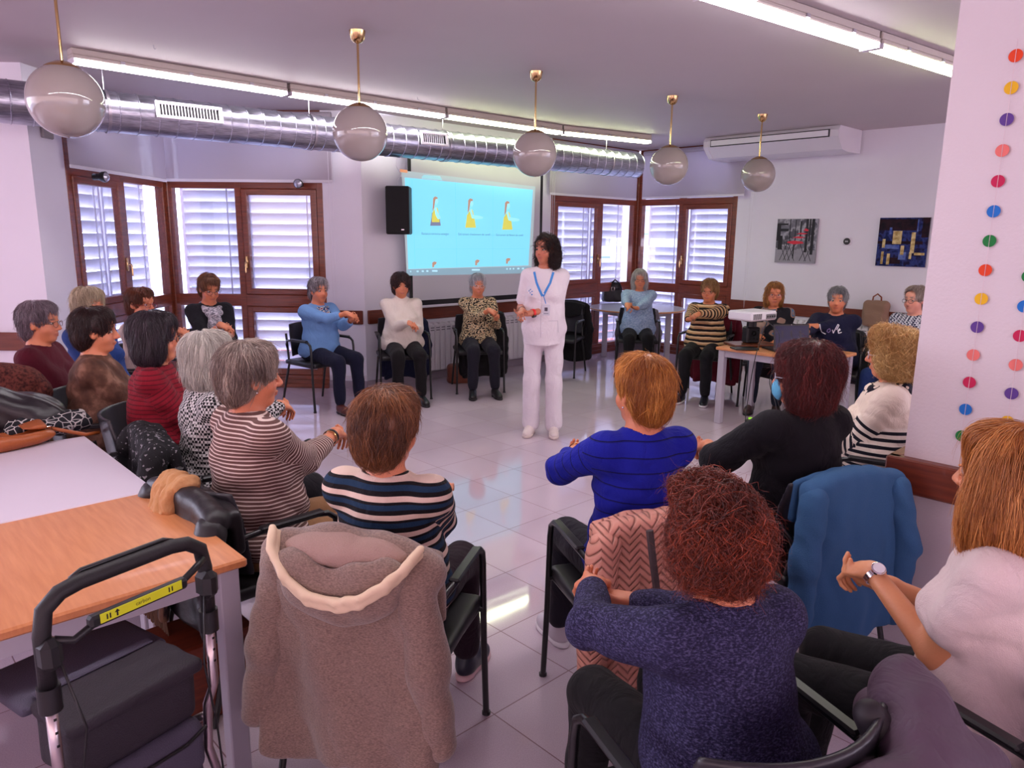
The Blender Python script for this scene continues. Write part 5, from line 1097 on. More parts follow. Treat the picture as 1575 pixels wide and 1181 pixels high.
for k, (lb, m, z0, z1, sd) in GA.items(): garment(C_[k], lb, m, z0=z0, z1=z1, seed=len(lb), side=sd-.03, w=.21, res=.012, flare=1.05, group=None)
garment(C_[21], 'black snowflake patterned jacket on the chair behind the red jumper', blotch('snowflake knit', [(0, (20, 18, 22)), (.62, (22, 20, 26)), (.66, (120, 116, 120))], 60, detail=1), z0=.35, z1=.84, seed=9)
g20 = garment(C_[20], 'black padded jacket on the chair of the woman in fine brown stripes', mat('black padded', (24, 18, 24), .45, bump=.3, bscale=25), z0=.38, z1=.80, seed=5, amp=.012, side=.04)
S = Sdf(); S.cone((-.08, -.26, .815), (.03, -.26, .825), .040, .042, .03); S.cone((-.08, -.30, .79), (-.07, -.345, .70), .034, .026, .03); S.cone((-.03, -.30, .80), (-.03, -.35, .69), .036, .028, .03); S.cone((.02, -.3, .80), (.01, -.345, .70), .034, .026, .03)
o = smesh('scarf', S, .006, mat('tan gauze', (186, 136, 90), .85, bump=.6, bscale=60, noise=.1), None, disp=crease_noise(8, .012, 110, (1, .25, .2)), loc=tuple(C_[20].location), rot=(0, 0, C_[20].rotation_euler.z)); tag(o, 'tan gauze scarf wrapped over the black padded jacket by the table corner', 'scarf')

# ---- beige hooded coat on the nearest left chair
bc = empty('hooded_coat', tuple(C_[19].location), C_[19].rotation_euler.z, 'beige hooded coat hanging on the chair of the woman in navy stripes', 'coat')
m_bc, nt, b = newmat('beige melange'); MC['beige melange'] = m_bc
tc = N(nt, 'ShaderNodeTexCoord'); mp = N(nt, 'ShaderNodeMapping'); mp.inputs['Scale'].default_value = (1, 1, 2.4); n = N(nt, 'ShaderNodeTexNoise'); n.inputs['Scale'].default_value = 150; n.inputs['Detail'].default_value = 5
r = ramp(nt, [(.3, (104, 84, 76)), (.7, (150, 124, 112))], 'LINEAR'); L(nt, tc.outputs['Object'], mp.inputs[0]); L(nt, mp.outputs[0], n.inputs['Vector']); L(nt, n.outputs[0], r.inputs[0]); L(nt, r.outputs[0], b.inputs['Base Color']); b.inputs['Roughness'].default_value = .95; b.inputs['Sheen Weight'].default_value = .3
bp = N(nt, 'ShaderNodeBump'); bp.inputs['Strength'].default_value = .25; bp.inputs['Distance'].default_value = .01; L(nt, n.outputs[0], bp.inputs['Height']); L(nt, bp.outputs[0], b.inputs['Normal'])
S = Sdf()
lo, hi, f = drape(-.235, .235, .215, .825, -.30, -.345, .05, 21, .040, 12, 1.08, .01, .03, .05); S.fn(lo, hi, f, .02)
lo, hi, f = drape(-.245, .245, .62, .84, -.20, -.19, .03, 4, .004, 12, 1.0); S.fn(lo, hi, f, .03)
for i in range(10):
    a = -.24+i*.048; S.cone((a, -.25, .83-.05*(a/.25)**2), (a+.048, -.25, .83-.05*((a+.05)/.25)**2), .045, .045, .03)
smesh('body', S, .007, m_bc, bc, disp=crease_noise(31, .010, 22, (1, 1, .25)))
for sg in (-1, 1):
    S = Sdf(); S.cone((sg*.205, -.29, .76), (sg*.255, -.315, .52), .058, .056, .03); S.cone((sg*.255, -.315, .52), (sg*.285, -.32, .30), .056, .048, .03)
    smesh('sleeve', S, .007, m_bc, bc, disp=crease_noise(40+sg, .008, 24, (1, 1, 1.3)))
S = Sdf(); S.ell((0, -.335, .735), (.175, .055, .10), .03); S.ell((-.10, -.33, .79), (.10, .05, .06), .03); S.ell((.10, -.33, .79), (.10, .05, .06), .03); S.ell((0, -.30, .85), (.13, .055, .075), .03, sub=True)
smesh('hood', S, .006, m_bc, bc, disp=fold_noise(12, .006, 30))
S = Sdf(); pts = [(-.235, -.275, .868), (-.20, -.345, .835), (-.14, -.385, .785), (-.06, -.405, .745), (.03, -.41, .738), (.10, -.41, .76), (.165, -.385, .80), (.205, -.35, .835), (.225, -.29, .862)]
for a, c in zip(pts[:-1], pts[1:]): S.cone(a, c, .012, .012, .008); S.cone((a[0]*.96, a[1]+.006, a[2]-.02), (c[0]*.96, c[1]+.006, c[2]-.02), .013, .013, .01)
smesh('hood_lining', S, .005, mat('cream lining', (222, 196, 166), .6, noise=.05, bump=.3, bscale=40), bc, disp=fold_noise(2, .003, 90))
S = Sdf(); S.ell((0, -.285, .83), (.19, .07, .05), .03); smesh('hood_inside', S, .007, mat('fleece lining', (170, 140, 130), .95, noise=.1, nscale=300, bump=.6, bscale=260), bc, disp=fold_noise(6, .005, 40))

# ---- blue fleece, pink quilted, mauve quilted
fl = garment(C_[15], 'blue fleece jacket hanging on the chair between the red curls and the pillar', mat('blue fleece', (58, 104, 148), .95, noise=.08, nscale=300, bump=.4, bscale=350), z0=.24, z1=.85, w=.21, seed=14, res=.007, amp=.022, freq=11, flare=1.12)
m_pink, nt, b = newmat('pink quilting'); MC['pink quilting'] = m_pink; b.inputs['Base Color'].default_value = lin((214, 150, 130)); b.inputs['Roughness'].default_value = .5
tc = N(nt, 'ShaderNodeTexCoord'); sx = N(nt, 'ShaderNodeSeparateXYZ'); L(nt, tc.outputs['Object'], sx.inputs[0])
fx = M2(nt, 'PINGPONG', M2(nt, 'MULTIPLY', sx.outputs[0], vb=1), vb=.035); w1 = M2(nt, 'FRACT', M2(nt, 'DIVIDE', M2(nt, 'ADD', sx.outputs[2], fx), vb=.026)); w1 = M2(nt, 'ABSOLUTE', M2(nt, 'SUBTRACT', w1, vb=.5)); fx2 = M2(nt, 'DIVIDE', M2(nt, 'ABSOLUTE', fx), vb=.035)
hgt = M2(nt, 'SUBTRACT', None, M2(nt, 'POWER', M2(nt, 'MULTIPLY', w1, vb=2), vb=5), va=1); bp = N(nt, 'ShaderNodeBump'); bp.inputs['Strength'].default_value = .9; bp.inputs['Distance'].default_value = .012; L(nt, hgt, bp.inputs['Height']); L(nt, bp.outputs[0], b.inputs['Normal'])
pk = garment(C_[16], 'pink quilted jacket on the chair of the woman in royal blue', m_pink, z0=.20, z1=.83, w=.23, seed=17, res=.008, amp=.018, side=-.03)
MB().tube([(-.14, -.36, .84), (-.13, -.375, .74), (-.11, -.38, .62)], .012, 8).build('strap', mat('dark strap', (70, 56, 58), .7), pk)
m_mv = mat('mauve quilted nylon', (82, 62, 80), .7, noise=.05, bump=.25, bscale=18, sheen=.2)
mv = empty('quilted_jacket', tuple(C_[17].location), C_[17].rotation_euler.z, 'mauve-grey quilted jacket slung over the nearest chair at the bottom edge', 'jacket'); mv.location.z = -.03
S = Sdf(); lo, hi, f = drape(-.12, .36, .30, .80, -.30, -.34, .07, 23, .03, 12, 1.05, .05); S.fn(lo, hi, f, .03)
S.cone((.30, -.20, .80), (.42, -.02, .66), .065, .055, .04); S.cone((.22, -.25, .80), (.32, -.15, .82), .06, .07, .05); S.cone((.42, -.02, .66), (.44, -.05, .40), .055, .05, .03)
smesh('body', S, .007, m_mv, mv, disp=fold_noise(55, .008, 24))
q_ = MB()
for k in range(6): q_.tube([(-.08+k*.075, -.385, .35), (-.05+k*.075, -.40, .55), (.02+k*.07, -.375, .74)], .0025, 5)
S = Sdf(); S.cone((.20, -.22, .78), (.17, -.19, .84), .035, .028, .04); smesh('collar', S, .007, mat('dark lining', (30, 22, 30), .6), mv, disp=fold_noise(5, .006, 30))

# ------------------------------------------------------------------ tables
m_beech = wood('beech top', (196, 122, 74), (212, 140, 92), 5, .38, (14, 1.2, 6), .15); m_beech2 = wood('beech top second', (204, 134, 84), (216, 148, 100), 5, .38, (14, 1.2, 6), .15)
m_leg = mat('grey lacquer', (176, 170, 182), .4); m_whitetop = mat('white tabletop', (214, 202, 216), .3, noise=.03, nscale=3)
def table(corner, L_, Wd, label, mt, z=.74, leg=.06, edge=None):
    """corner = right hand near corner; runs L_ along -u and Wd along -v"""
    r = empty('table', (corner[0], corner[1], 0), A0, label, 'table'); c = (-L_/2, Wd/2, z-.014)
    MB().box(c, (L_, Wd, .028), bev=.006).build('tabletop', mt, r)
    a = MB()
    for y in (.05, Wd-.05): a.box((-L_/2, y, z-.06), (L_-.12, .03, .06))
    for x in (-.05, -L_+.05): a.box((x, Wd/2, z-.06), (.03, Wd-.12, .06))
    a.build('apron', m_leg, r)
    for x in (-.05, -L_+.05):
        for y in (.05, Wd-.05): MB().box((x, y, (z-.028)/2), (leg, leg, z-.03), bev=.004).build('leg', m_leg, r)
    return r
table((-.79, 2.04), 1.5, .80, 'beech-topped table at bottom left behind the rollator', m_beech)
table((-.79-.6892*.805, 2.04+.7246*.805), 1.5, 1.0, 'white-topped table covered with bags at the left edge', m_whitetop)
pt = table((3.05, 6.37), .68, 1.0, 'beech table with grey legs carrying the projector and laptop', m_beech2, .72)
rt_ = empty('round_table', (1.72, 10.14, 0), 0, 'large round white table in the glazed corner', 'table')
MB().lathe([(.0001, .738), (.655, .738), (.66, .732), (.66, .716), (.655, .71), (.0001, .71)], 64).build('tabletop', mat('round top', (206, 206, 216), .2), rt_, smooth=True, ang=30)
MB().lathe([(.661, .733), (.664, .730), (.664, .718), (.661, .715)], 64).build('edge_band', m_beech2, rt_, smooth=True)
for k in range(4):
    a = A0+PI/4*0+k*PI/2+.2; MB().box((.48*math.cos(a), .48*math.sin(a), .35), (.07, .07, .70), bev=.004).build('leg', m_leg, rt_)
MB().lathe([(.44, .65), (.44, .71), (.47, .71), (.47, .65), (.44, .65)], 32).build('apron', m_leg, rt_)

# ---- handbag on the round table, backpack on the radiator
def lump(name, label, cat, parts, m, loc, rz=0, res=.008, disp=.006, seed=1, sc=30, group=None):
    S = Sdf()
    for p in parts:
        if p[0] == 'e': S.ell(p[1], p[2], p[3] if len(p) > 3 else .03)
        elif p[0] == 'c': S.cone(p[1], p[2], p[3], p[4], .03)
        elif p[0] == 'b': S.box(p[1], p[2], p[3], .03)
    S.fn(A_(-2, -2, -1), A_(2, 2, 0), lambda P: P[..., 2]-.001, .003, sub=True)
    r = empty(name, loc, rz, label, cat, group); smesh('body', S, res, m, r, disp=fold_noise(seed, disp, sc)); return r
hb = lump('handbag', 'black slouchy handbag standing on the round table', 'bag', [('b', (0, 0, .10), (.15, .08, .11), .05), ('e', (-.02, 0, .20), (.09, .06, .10)), ('e', (.05, 0, .24), (.07, .05, .06))], mat('black nylon', (16, 15, 22), .5, bump=.3), tuple(atz(941, 464, .74)), 0)
MB().tube([(-.03, -.03, .27), (.03, -.05, .33), (.10, -.05, .28), (.14, -.04, .18)], .012, 8).build('strap', m_black, hb, smooth=True); MB().tube([(-.02, -.075, .22), (.02, -.08, .22), (.02, -.082, .17), (-.02, -.08, .17)], .004, 6, closed=True).build('buckle', m_chrome, hb)
bpk = lump('backpack', 'beige backpack with brown leather handle standing on the radiator', 'bag', [('b', (0, 0, .15), (.15, .06, .16), .06), ('b', (0, -.04, .09), (.11, .04, .08), .03)], mat('taupe canvas', (150, 118, 100), .8, bump=.3), tuple(RM(3.66, 0) if False else CO+VX*3.62-UX*.10+Vector((0, 0, .69))), A0-PI/2)
MB().tube([(-.05, 0, .29), (-.045, 0, .35), (0, 0, .385), (.045, 0, .35), (.05, 0, .29)], .009, 8).build('handle', mat('tan leather', (140, 66, 40), .5), bpk, smooth=True)

# ---- projector corner, all on the beech table
zt = .721
board = tag(MB().box((0, 0, .012), (.42, .26, .022), bev=.005).build('wooden_board', wood('dark board', (84, 38, 20), (110, 54, 30), 6, .3), loc=(2.22, 6.72, zt), rot=(0, 0, A0-.6)), 'dark wooden board under the projector stand', 'board')
tag(MB().box((0, 0, .008), (.22, .13, .015), bev=.004).build('tablet', m_black, loc=tuple(atz(1145, 537, zt+.005)), rot=(0, 0, A0-.6)), 'thin black case lying at the front edge of the projector table', 'case')
st = empty('projector_stand', (2.22, 6.74, zt+.024), A0-.6, 'black stand holding the projector above the wooden board', 'stand')
MB().box((0, 0, .075), (.13, .11, .15), bev=.012).build('base', m_black, st); MB().tube([(0, 0, .14), (0, 0, .20)], .045, 16).build('neck', m_blackm, st, smooth=True, ang=40); MB().box((0, 0, .205), (.16, .14, .014), bev=.004).build('plate', m_black, st)
MB().lathe([(.012, 0), (.022, 0), (.022, .006), (.012, .006), (.012, 0)], 18).xf(Matrix.Translation((.0, -.056, .095)) @ Matrix.Rotation(PI/2, 4, 'X')).build('ring_dial', m_chrome, st)
for x, z in ((-.035, .04), (.035, .04), (.04, .12), (-.0, .045)): MB().tube([(x, -.054, z), (x, -.059, z)], .005, 8).build('screw', m_chrome, st)
pj2 = empty('projector', (2.22, 6.74, zt+.237), A0-.15, 'white video projector on its black stand', 'projector')
MB().box((0, 0, .045), (.37, .27, .085), bev=.014).build('casing', m_white, pj2)
for k in range(9): MB().box((-.16+k*.014, -.1365, .045), (.006, .003, .05)).build('vent_slot', mat('vent dark', (90, 86, 92), .6), pj2)
MB().box((.09, -.136, .04), (.14, .003, .045)).build('connector_panel', mat('port grey', (120, 118, 124), .5), pj2)
for k, x in enumerate((.04, .075, .11, .145)): MB().box((x, -.139, .04), (.018, .004, .016)).build('port', m_black, pj2)
MB().lathe([(.02, 0), (.034, 0), (.036, .03), (.026, .03)], 20).xf(Matrix.Translation((-.1, .134, .045)) @ Matrix.Rotation(-PI/2, 4, 'X')).build('lens', m_black, pj2)
lp = empty('laptop', (2.47, 6.36, zt), A0-.62, 'black laptop with dim slides on its screen, open on the projector table', 'laptop')
MB().box((0, .12, .009), (.34, .23, .016), bev=.004).build('keyboard_base', m_black, lp)
tl_ = Matrix.Rotation(math.radians(-14), 4, 'X'); q_ = MB().box((0, 0, .115), (.34, .009, .235), bev=.004); q_.xf(Matrix.Translation((0, .0, .014)) @ tl_).build('lid', m_black, lp)
q_ = MB().box((0, -.0052, .12), (.31, .0006, .19)); sc2 = q_.xf(Matrix.Translation((0, .0, .014)) @ tl_).build('screen', mat('dim screen', (34, 34, 62), .15, emit=.12), lp)
for k in range(3): MB().box((-.09+k*.085, -.0058, .145), (.018, .0004, .06)).xf(Matrix.Translation((0, .0, .014)) @ tl_).build('slide_figure', mat('dim figure', (16, 16, 34), .3), sc2)
MB().box((0, -.0056, .015), (.02, .0006, .006)).xf(Matrix.Translation((0, .0, .014)) @ tl_).build('logo', m_steel, lp); MB().box((0, -.0056, .226), (.006, .0006, .006)).xf(Matrix.Translation((0, .0, .014)) @ tl_).build('webcam', m_chrome, lp)
mo = empty('computer_mouse', tuple(atz(1259, 534, zt)), .3, 'black computer mouse beside the laptop', 'mouse'); S = Sdf(); S.ell((0, 0, .008), (.033, .055, .030), .01); S.fn(A_(-1, -1, -1), A_(1, 1, 0), lambda P: P[..., 2], .002, sub=True); smesh('shell', S, .005, m_black, mo); MB().box((0, .03, .036), (.006, .016, .006)).build('wheel', m_steel, mo)
tag(MB().box((0, 0, .005), (.075, .15, .009), bev=.003).build('phone', mat('white phone', (214, 206, 210), .2), loc=tuple(atz(1268, 540, zt)), rot=(0, 0, 1.2)), 'white smartphone lying near the right corner of the projector table', 'phone')
def cable(pts, label, r=.004, m=None):
    V_ = [Vector(p) for p in pts]; out = []
    for i in range(len(V_)-1):
        p0, p1, p2, p3 = V_[max(i-1, 0)], V_[i], V_[i+1], V_[min(i+2, len(V_)-1)]
        for k in range(6):
            t = k/6; out.append(.5*((2*p1)+(-p0+p2)*t+(2*p0-5*p1+4*p2-p3)*t*t+(-p0+3*p1-3*p2+p3)*t**3))
    out.append(V_[-1]); return tag(MB().tube(out, r, 7).build('cable', m or m_black, smooth=True), label, 'cable', 'cables from the projector table')
cable([(2.32, 6.62, .96), (2.18, 6.36, .80), (2.12, 6.28, .66), (2.08, 6.25, .35), (2.05, 6.15, .10), (2.15, 5.95, .03), (2.25, 5.8, .01)], 'black cable drooping from the projector to the floor in front of the table')
cable([(2.44, 6.22, .735), (2.30, 6.08, .70), (2.20, 6.10, .52), (2.24, 6.0, .28), (2.16, 5.95, .08), (2.08, 5.85, .01)], 'black cable from the laptop swinging left before reaching the floor')
cable([(2.30, 6.60, .97), (2.27, 6.16, .9), (2.24, 6.10, .70), (2.28, 6.1, .35), (2.35, 5.95, .12), (2.45, 5.7, .01)], 'thin cable hanging straight from the projector past the table edge', .003)
ps = empty('power_strip', tuple(atz(1160, 650, 0)), .5, 'small black power strip on the floor behind the woman in black', 'power strip'); MB().box((0, 0, .02), (.2, .06, .04), bev=.008).build('body', m_black, ps); MB().box((-.05, 0, .045), (.03, .03, .02)).build('lit_switch', mat('green light', (150, 220, 60), .4, emit=.6), ps)

q_.build('quilting_seam', mat('seam', (46, 32, 44), .6), mv)
# ------------------------------------------------------------------ rollator
rl = empty('rollator', (-.905, 1.60, 0), math.radians(58), 'folding rollator walker with yellow sticker and grey bag in front of the beech table', 'walker')
m_foam = mat('black foam grip', (20, 15, 20), .55, bump=.1, bscale=200); m_silver = mat('anodised silver', (190, 176, 180), .28, 1); m_bagm = mat('charcoal bag', (38, 32, 42), .6, noise=.06, bump=.3, bscale=240); m_bagg = mat('grey mesh fabric', (74, 70, 88), .8, noise=.1, nscale=300, bump=.3, bscale=300)
w = .20
MB().tube([(-w, 0, .70), (-w, 0, .84), (-w+.01, 0, .895), (-w+.045, .0, .922), (-w+.09, 0, .93), (w-.09, 0, .93), (w-.045, 0, .922), (w-.01, 0, .895), (w, 0, .84), (w, 0, .70)], .0185, 16).build('handlebar', m_foam, rl, smooth=True)
MB().tube([(-w+.075, .012, .938), (-.1, .012, .950), (.1, .012, .950), (w-.075, .012, .938)], .006, 8).build('brake_rail', m_blackm, rl, smooth=True)
MB().tube([(-w+.015, -.02, .83), (-w+.05, -.03, .815), (-.10, -.035, .838), (.11, -.035, .845), (w-.05, -.03, .862), (w-.015, -.02, .875)], .009, 10).build('brake_lever', m_black, rl, smooth=True)
br = MB().box((.0, -.036, .843), (.24, .026, .028), bev=.006).build('lever_sleeve', m_black, rl)
MB().box((0, -.0505, .848), (.20, .002, .022)).build('warning_sticker', mat('yellow sticker', (210, 216, 40), .4), br)
bl = mat('sticker print', (20, 20, 20), .5)
text('↑', .016, bl, br, (-.062, -.052, .848), (PI/2, 0, 0), 'arrow'); 
MB().add([(-.064, -.052, .840), (-.060, -.052, .840), (-.060, -.052, .850), (-.056, -.052, .850), (-.062, -.052, .857), (-.068, -.052, .850), (-.064, -.052, .850)], [(0, 1, 2, 3, 4, 5, 6)]).build('arrow_mark', bl, br)
for x in (-.085, -.078, .066, .074): MB().box((x, -.052, .848), (.003, .0006, .012)).build('print_mark', bl, br)
text('carbon', .013, bl, br, (.0, -.052, .848), (PI/2, 0, 0), 'sticker_text')
for sg in (-1, 1):
    MB().box((sg*(w-.005), -.01, .80), (.045, .06, .075), bev=.015).build('brake_housing', m_black, rl)
    MB().tube([(sg*w, 0, .66), (sg*w, 0, .72)], .024, 16).build('collar', m_black, rl, smooth=True, ang=40)
    p_ = MB().tube([(sg*w, 0, .68), (sg*w, 0, .50), (sg*(w-.01), .02, .44), (sg*(w-.012), .03, .30), (sg*(w+.01), -.02, .12)], .0125, 14).build('side_tube', m_silver, rl, smooth=True)
    for k in range(3): MB().box((sg*w+.0, -.0125, .64-k*.033), (.006, .002, .006)).build('adjust_hole', m_black, p_)
    MB().tube([(sg*(w-.012), .03, .40), (sg*(w-.012), .42, .12)], .0125, 12).build('front_tube', m_silver, rl, smooth=True)
    for y in (-.02, .44):
        MB().lathe([(.001, -.012), (.07, -.012), (.09, -.010), (.095, 0), (.09, .010), (.07, .012), (.001, .012)], 28).xf(Matrix.Translation((sg*(w+.01), y, .095)) @ Matrix.Rotation(PI/2, 4, 'Y')).build('wheel', m_black, rl, smooth=True, ang=40)
    MB().tube([(sg*(w-.02), -.02, .78), (sg*(w-.05), -.04, .60), (sg*(w-.02), -.03, .40), (sg*(w), -.02, .15)], .003, 6).build('brake_cable', m_black, rl, smooth=True)
S = Sdf(); S.box((0, .10, .50), (.165, .085, .085), .03); S.box((0, .09, .575), (.172, .095, .018), .012); smesh('bag_box', S, .006, m_bagm, rl, disp=fold_noise(3, .002, 30))
S = Sdf(); S.box((0, .05, .30), (.165, .05, .12), .03); S.box((0, .01, .34), (.16, .02, .06), .02); smesh('lower_bag', S, .007, m_bagg, rl, disp=fold_noise(6, .004, 25))
MB().tube([(-.16, -.012, .40), (-.1, -.018, .385), (.1, -.018, .385), (.16, -.012, .40)], .005, 8).build('bag_piping', m_black, rl)
S = Sdf(); S.box((0, .30, .565), (.19, .12, .014), .012); smesh('seat', S, .008, m_bagg, rl)
MB().box((0, .20, .59), (.30, .03, .008), bev=.003).build('seat_strap', m_bagg, rl)
S = Sdf(); S.cone((-.23, .12, .40), (-.27, .06, .30), .02, .03, .02); smesh('side_strap', S, .008, m_black, rl)

# ------------------------------------------------------------------ things on the white table
zw = .741
def at_w(px, py, z=zw): return tuple(atz(px, py, z))
m_lea = mat('saddle leather', (158, 80, 34), .38, noise=.2, nscale=18, bump=.2, bscale=120)
lb = empty('leather_satchel', at_w(45, 688), A0-.0, 'tan leather satchel lying open on the white table at the left edge', 'bag')
S = Sdf(); S.ell((-.14, .06, .035), (.26, .10, .05), .02); S.ell((-.14, .07, .075), (.22, .08, .05), .02, sub=True); S.fn(A_(-2, -2, -1), A_(2, 2, 0), lambda P: P[..., 2]-.001, .003, sub=True); smesh('body', S, .006, m_lea, lb, disp=fold_noise(4, .003, 22))
S = Sdf(); S.box((-.16, .13, .075), (.24, .09, .006), .005); smesh('flap', S, .007, m_lea, lb, disp=fold_noise(14, .012, 14))
MB().tube([(-.15, .02, .085), (-.16, -.035, .06), (-.17, -.05, .03), (-.19, -.075, .006)], .010, 8).build('strap', m_lea, lb, smooth=True); MB().tube([(.09, .08, .06), (.17, .07, .03), (.24, .05, .006), (.30, .06, .004)], .009, 8).build('shoulder_strap', m_lea, lb, smooth=True)
MB().tube([(.085, .06, .07), (.105, .06, .07), (.105, .06, .045), (.085, .06, .045)], .003, 6, closed=True).build('buckle', m_chrome, lb)
lump('patterned_scarf', 'crumpled black scarf with white geometric lines on the white table', 'scarf', [('e', (0, 0, .05), (.17, .08, .05)), ('e', (-.08, .03, .08), (.09, .07, .05)), ('e', (.10, -.02, .04), (.09, .06, .05)), ('e', (-.12, -.04, .04), (.07, .05, .04))],
     blotch('geometric scarf', [(0, (190, 184, 184)), (.05, (34, 34, 40))], 28, 'voronoi'), (atz(72, 648, zw+.06).x, atz(72, 648, zw+.06).y, zw+.0), A0, disp=.014, seed=3, sc=45, res=.006)
lump('puffer_jacket', 'black shiny puffer jacket piled on the white table', 'jacket', [('e', (0, 0, .09), (.16, .12, .10)), ('e', (-.12, .02, .12), (.14, .12, .12)), ('e', (.08, -.04, .06), (.10, .09, .07))], mat('shiny puffer', (26, 18, 26), .35, bump=.3, bscale=20), (atz(12, 640, .85).x, atz(12, 640, .85).y+.10, zw), A0, disp=.012, seed=8, sc=28)
lump('crochet_shawl', 'maroon crochet shawl heaped behind the black puffer at the left edge', 'shawl', [('e', (0, 0, .13), (.20, .13, .14)), ('e', (-.14, .0, .17), (.15, .12, .14)), ('e', (.12, .0, .07), (.10, .10, .08))], blotch('maroon crochet', [(.3, (60, 24, 26)), (.6, (122, 62, 54))], 70, interp='LINEAR', bump=1), (atz(5, 590, .9).x, atz(5, 590, .9).y, zw), A0, disp=.014, seed=2, sc=40)
lump('red_scarf', 'bright red scarf bundle next to the black puffer at the left edge', 'scarf', [('e', (0, 0, .045), (.055, .05, .045))], mat('bright red', (214, 20, 24), .7, bump=.3), (atz(8, 650, .78).x, atz(8, 650, .78).y-.06, zw+.04), A0, disp=.006, seed=2, sc=60)
# hanging fringed shawl and wooden box under the table
fs = empty('fringed_shawl', tuple(C_[20].location), C_[20].rotation_euler.z, 'brown patterned fringed shawl hanging behind the rollator under the table edge', 'shawl')
S = Sdf(); lo, hi, f = drape(-.24, .06, .38, .66, -.36, -.37, .025, 3, .015, 22, 1.0); S.fn(lo, hi, f, .01); smesh('cloth', S, .008, blotch('ethnic weave', [(0, (74, 50, 42)), (.45, (120, 86, 66)), (.55, (40, 30, 32))], 40, interp='LINEAR', stretch=(1, 1, .3)), fs)
fr_ = MB()
for k in range(24):
    x = -.235+k*.0125; fr_.tube([(x, -.37, .39), (x+.004*math.sin(k), -.372, .34), (x+.006*math.sin(k*2), -.37, .29)], .003, 5)
tag(fr_.build('fringe', mat('fringe yarn', (110, 80, 62), .9), fs), kind='stuff')
wb = empty('wooden_box', (-1.02, 2.42, 0), A0, 'reddish wooden box standing on the floor behind the table leg', 'box')
MB().box((-.1, .05, .15), (.34, .24, .30), bev=.008).build('body', wood('red box wood', (110, 40, 22), (140, 60, 32), 5, .4), wb); MB().box((-.1, -.075, .22), (.32, .012, .02)).build('groove', m_frame, wb)
bb = lump('handbag', 'brown leather bag on the floor under the chair of the leopard blouse', 'bag', [('b', (0, 0, .11), (.14, .07, .12), .05)], mat('brown bag', (120, 62, 44), .45, noise=.2, nscale=12), (-.62, 8.36, 0), .3)

# ------------------------------------------------------------------ things people wear or carry on their clothes
from mathutils.bvhtree import BVHTree
def onto(obj_, mb_pts, frm_y=1.0, lift=.0025):
    """drop flat points (x, z in the figure's frame) onto the front of a garment"""
    me = obj_.data; bv = BVHTree.FromPolygons([v.co for v in me.vertices], [tuple(p.vertices) for p in me.polygons]); out = []
    for x, z in mb_pts:
        h = bv.ray_cast(Vector((x, frm_y, z)), Vector((0, -1, 0))); out.append((x, (h[0].y if h[0] else .12)+lift, z))
    return out
def garment_of(info, nm='top'): return [c for c in info['root'].children if c.name.split('.')[0] == nm][0]
def band(info, pts, w, m, name, parent=None, n=14, lift=.003):
    tp = garment_of(info); L2 = []; 
    for (a, b_) in zip(pts[:-1], pts[1:]):
        for k in range(n): t = k/n; L2.append((a[0]+(b_[0]-a[0])*t, a[1]+(b_[1]-a[1])*t))
    L2.append(pts[-1]); vs = []
    for i, p in enumerate(L2):
        q = L2[min(i+1, len(L2)-1)]; o = L2[max(i-1, 0)]; d = nrm_((q[0]-o[0], q[1]-o[1])); nn = (-d[1]*w/2, d[0]*w/2); vs += [(p[0]+nn[0], p[1]+nn[1]), (p[0]-nn[0], p[1]-nn[1])]
    V3 = onto(tp, vs, lift=lift); return MB().add(V3, [(2*i, 2*i+1, 2*i+3, 2*i+2) for i in range(len(L2)-1)]).build(name, m, parent or info['root'])
nu = P['n']; ny = nu['root']; mblue = mat('lanyard blue', (58, 134, 210), .6); T_ = nu['T']+.93
lan = band(nu, [(-.075, T_+.035), (-.055, T_-.05), (.0, T_-.16)], .019, mblue, 'lanyard'); band(nu, [(.085, T_+.035), (.06, T_-.05), (.005, T_-.16)], .019, mblue, 'lanyard_strap', lan); band(nu, [(-.003, T_-.155), (-.025, T_-.22)], .007, mblue, 'lanyard_tail', lan, 4)
tp = garment_of(nu); c_ = onto(tp, [(-.03, T_-.27)])[0]
bd = MB().box((c_[0], c_[1]+.006, c_[2]), (.06, .004, .088), bev=.002).build('id_badge', mat('badge card', (206, 204, 216), .25), nu['root']); MB().box((c_[0], c_[1]+.009, c_[2]+.006), (.026, .001, .03)).build('badge_photo', mat('badge photo', (70, 60, 80), .5), bd); MB().box((c_[0], c_[1]+.009, c_[2]-.028), (.04, .001, .006)).build('badge_line', mat('badge line', (130, 130, 150), .5), bd)
for dx, dz in ((0, 0), (.014, .012), (-.012, .014), (.0, .026), (.014, -.012)): 
    q = onto(tp, [(.105-dx, T_-.135+dz)])[0]; MB().lathe([(.0001, .001), (.006, .001), (.006, -.001)], 12).xf(Matrix.Translation(q) @ Matrix.Rotation(PI/2, 4, 'X')).build('logo_dot', mblue, nu['root'])
pkm = mat('uniform seam', (176, 168, 184), .8)
pk_ = band(nu, [(-.05, T_-.36), (-.125, T_-.36), (-.13, T_-.46)], .003, pkm, 'pocket_seam'); band(nu, [(.01, T_-.10), (.012, T_-.3), (.012, T_-.5)], .0025, pkm, 'front_seam')
for k in range(5): q = onto(tp, [(-.004, T_-.14-k*.08)])[0]; MB().lathe([(.0001, .002), (.006, .0015), (.006, -.001)], 12).xf(Matrix.Translation(q) @ Matrix.Rotation(-PI/2, 4, 'X')).build('button', m_white, nu['root'])
ringat(nu, 'L', mat('red strap', (226, 30, 34), .5), back=.035, r=.030, w=.022, name='watch', face=.021, fm=m_black, up=(0, .6, -.8), sub=m_black); ringat(nu, 'R', m_black, back=.02, r=.029, w=.006)
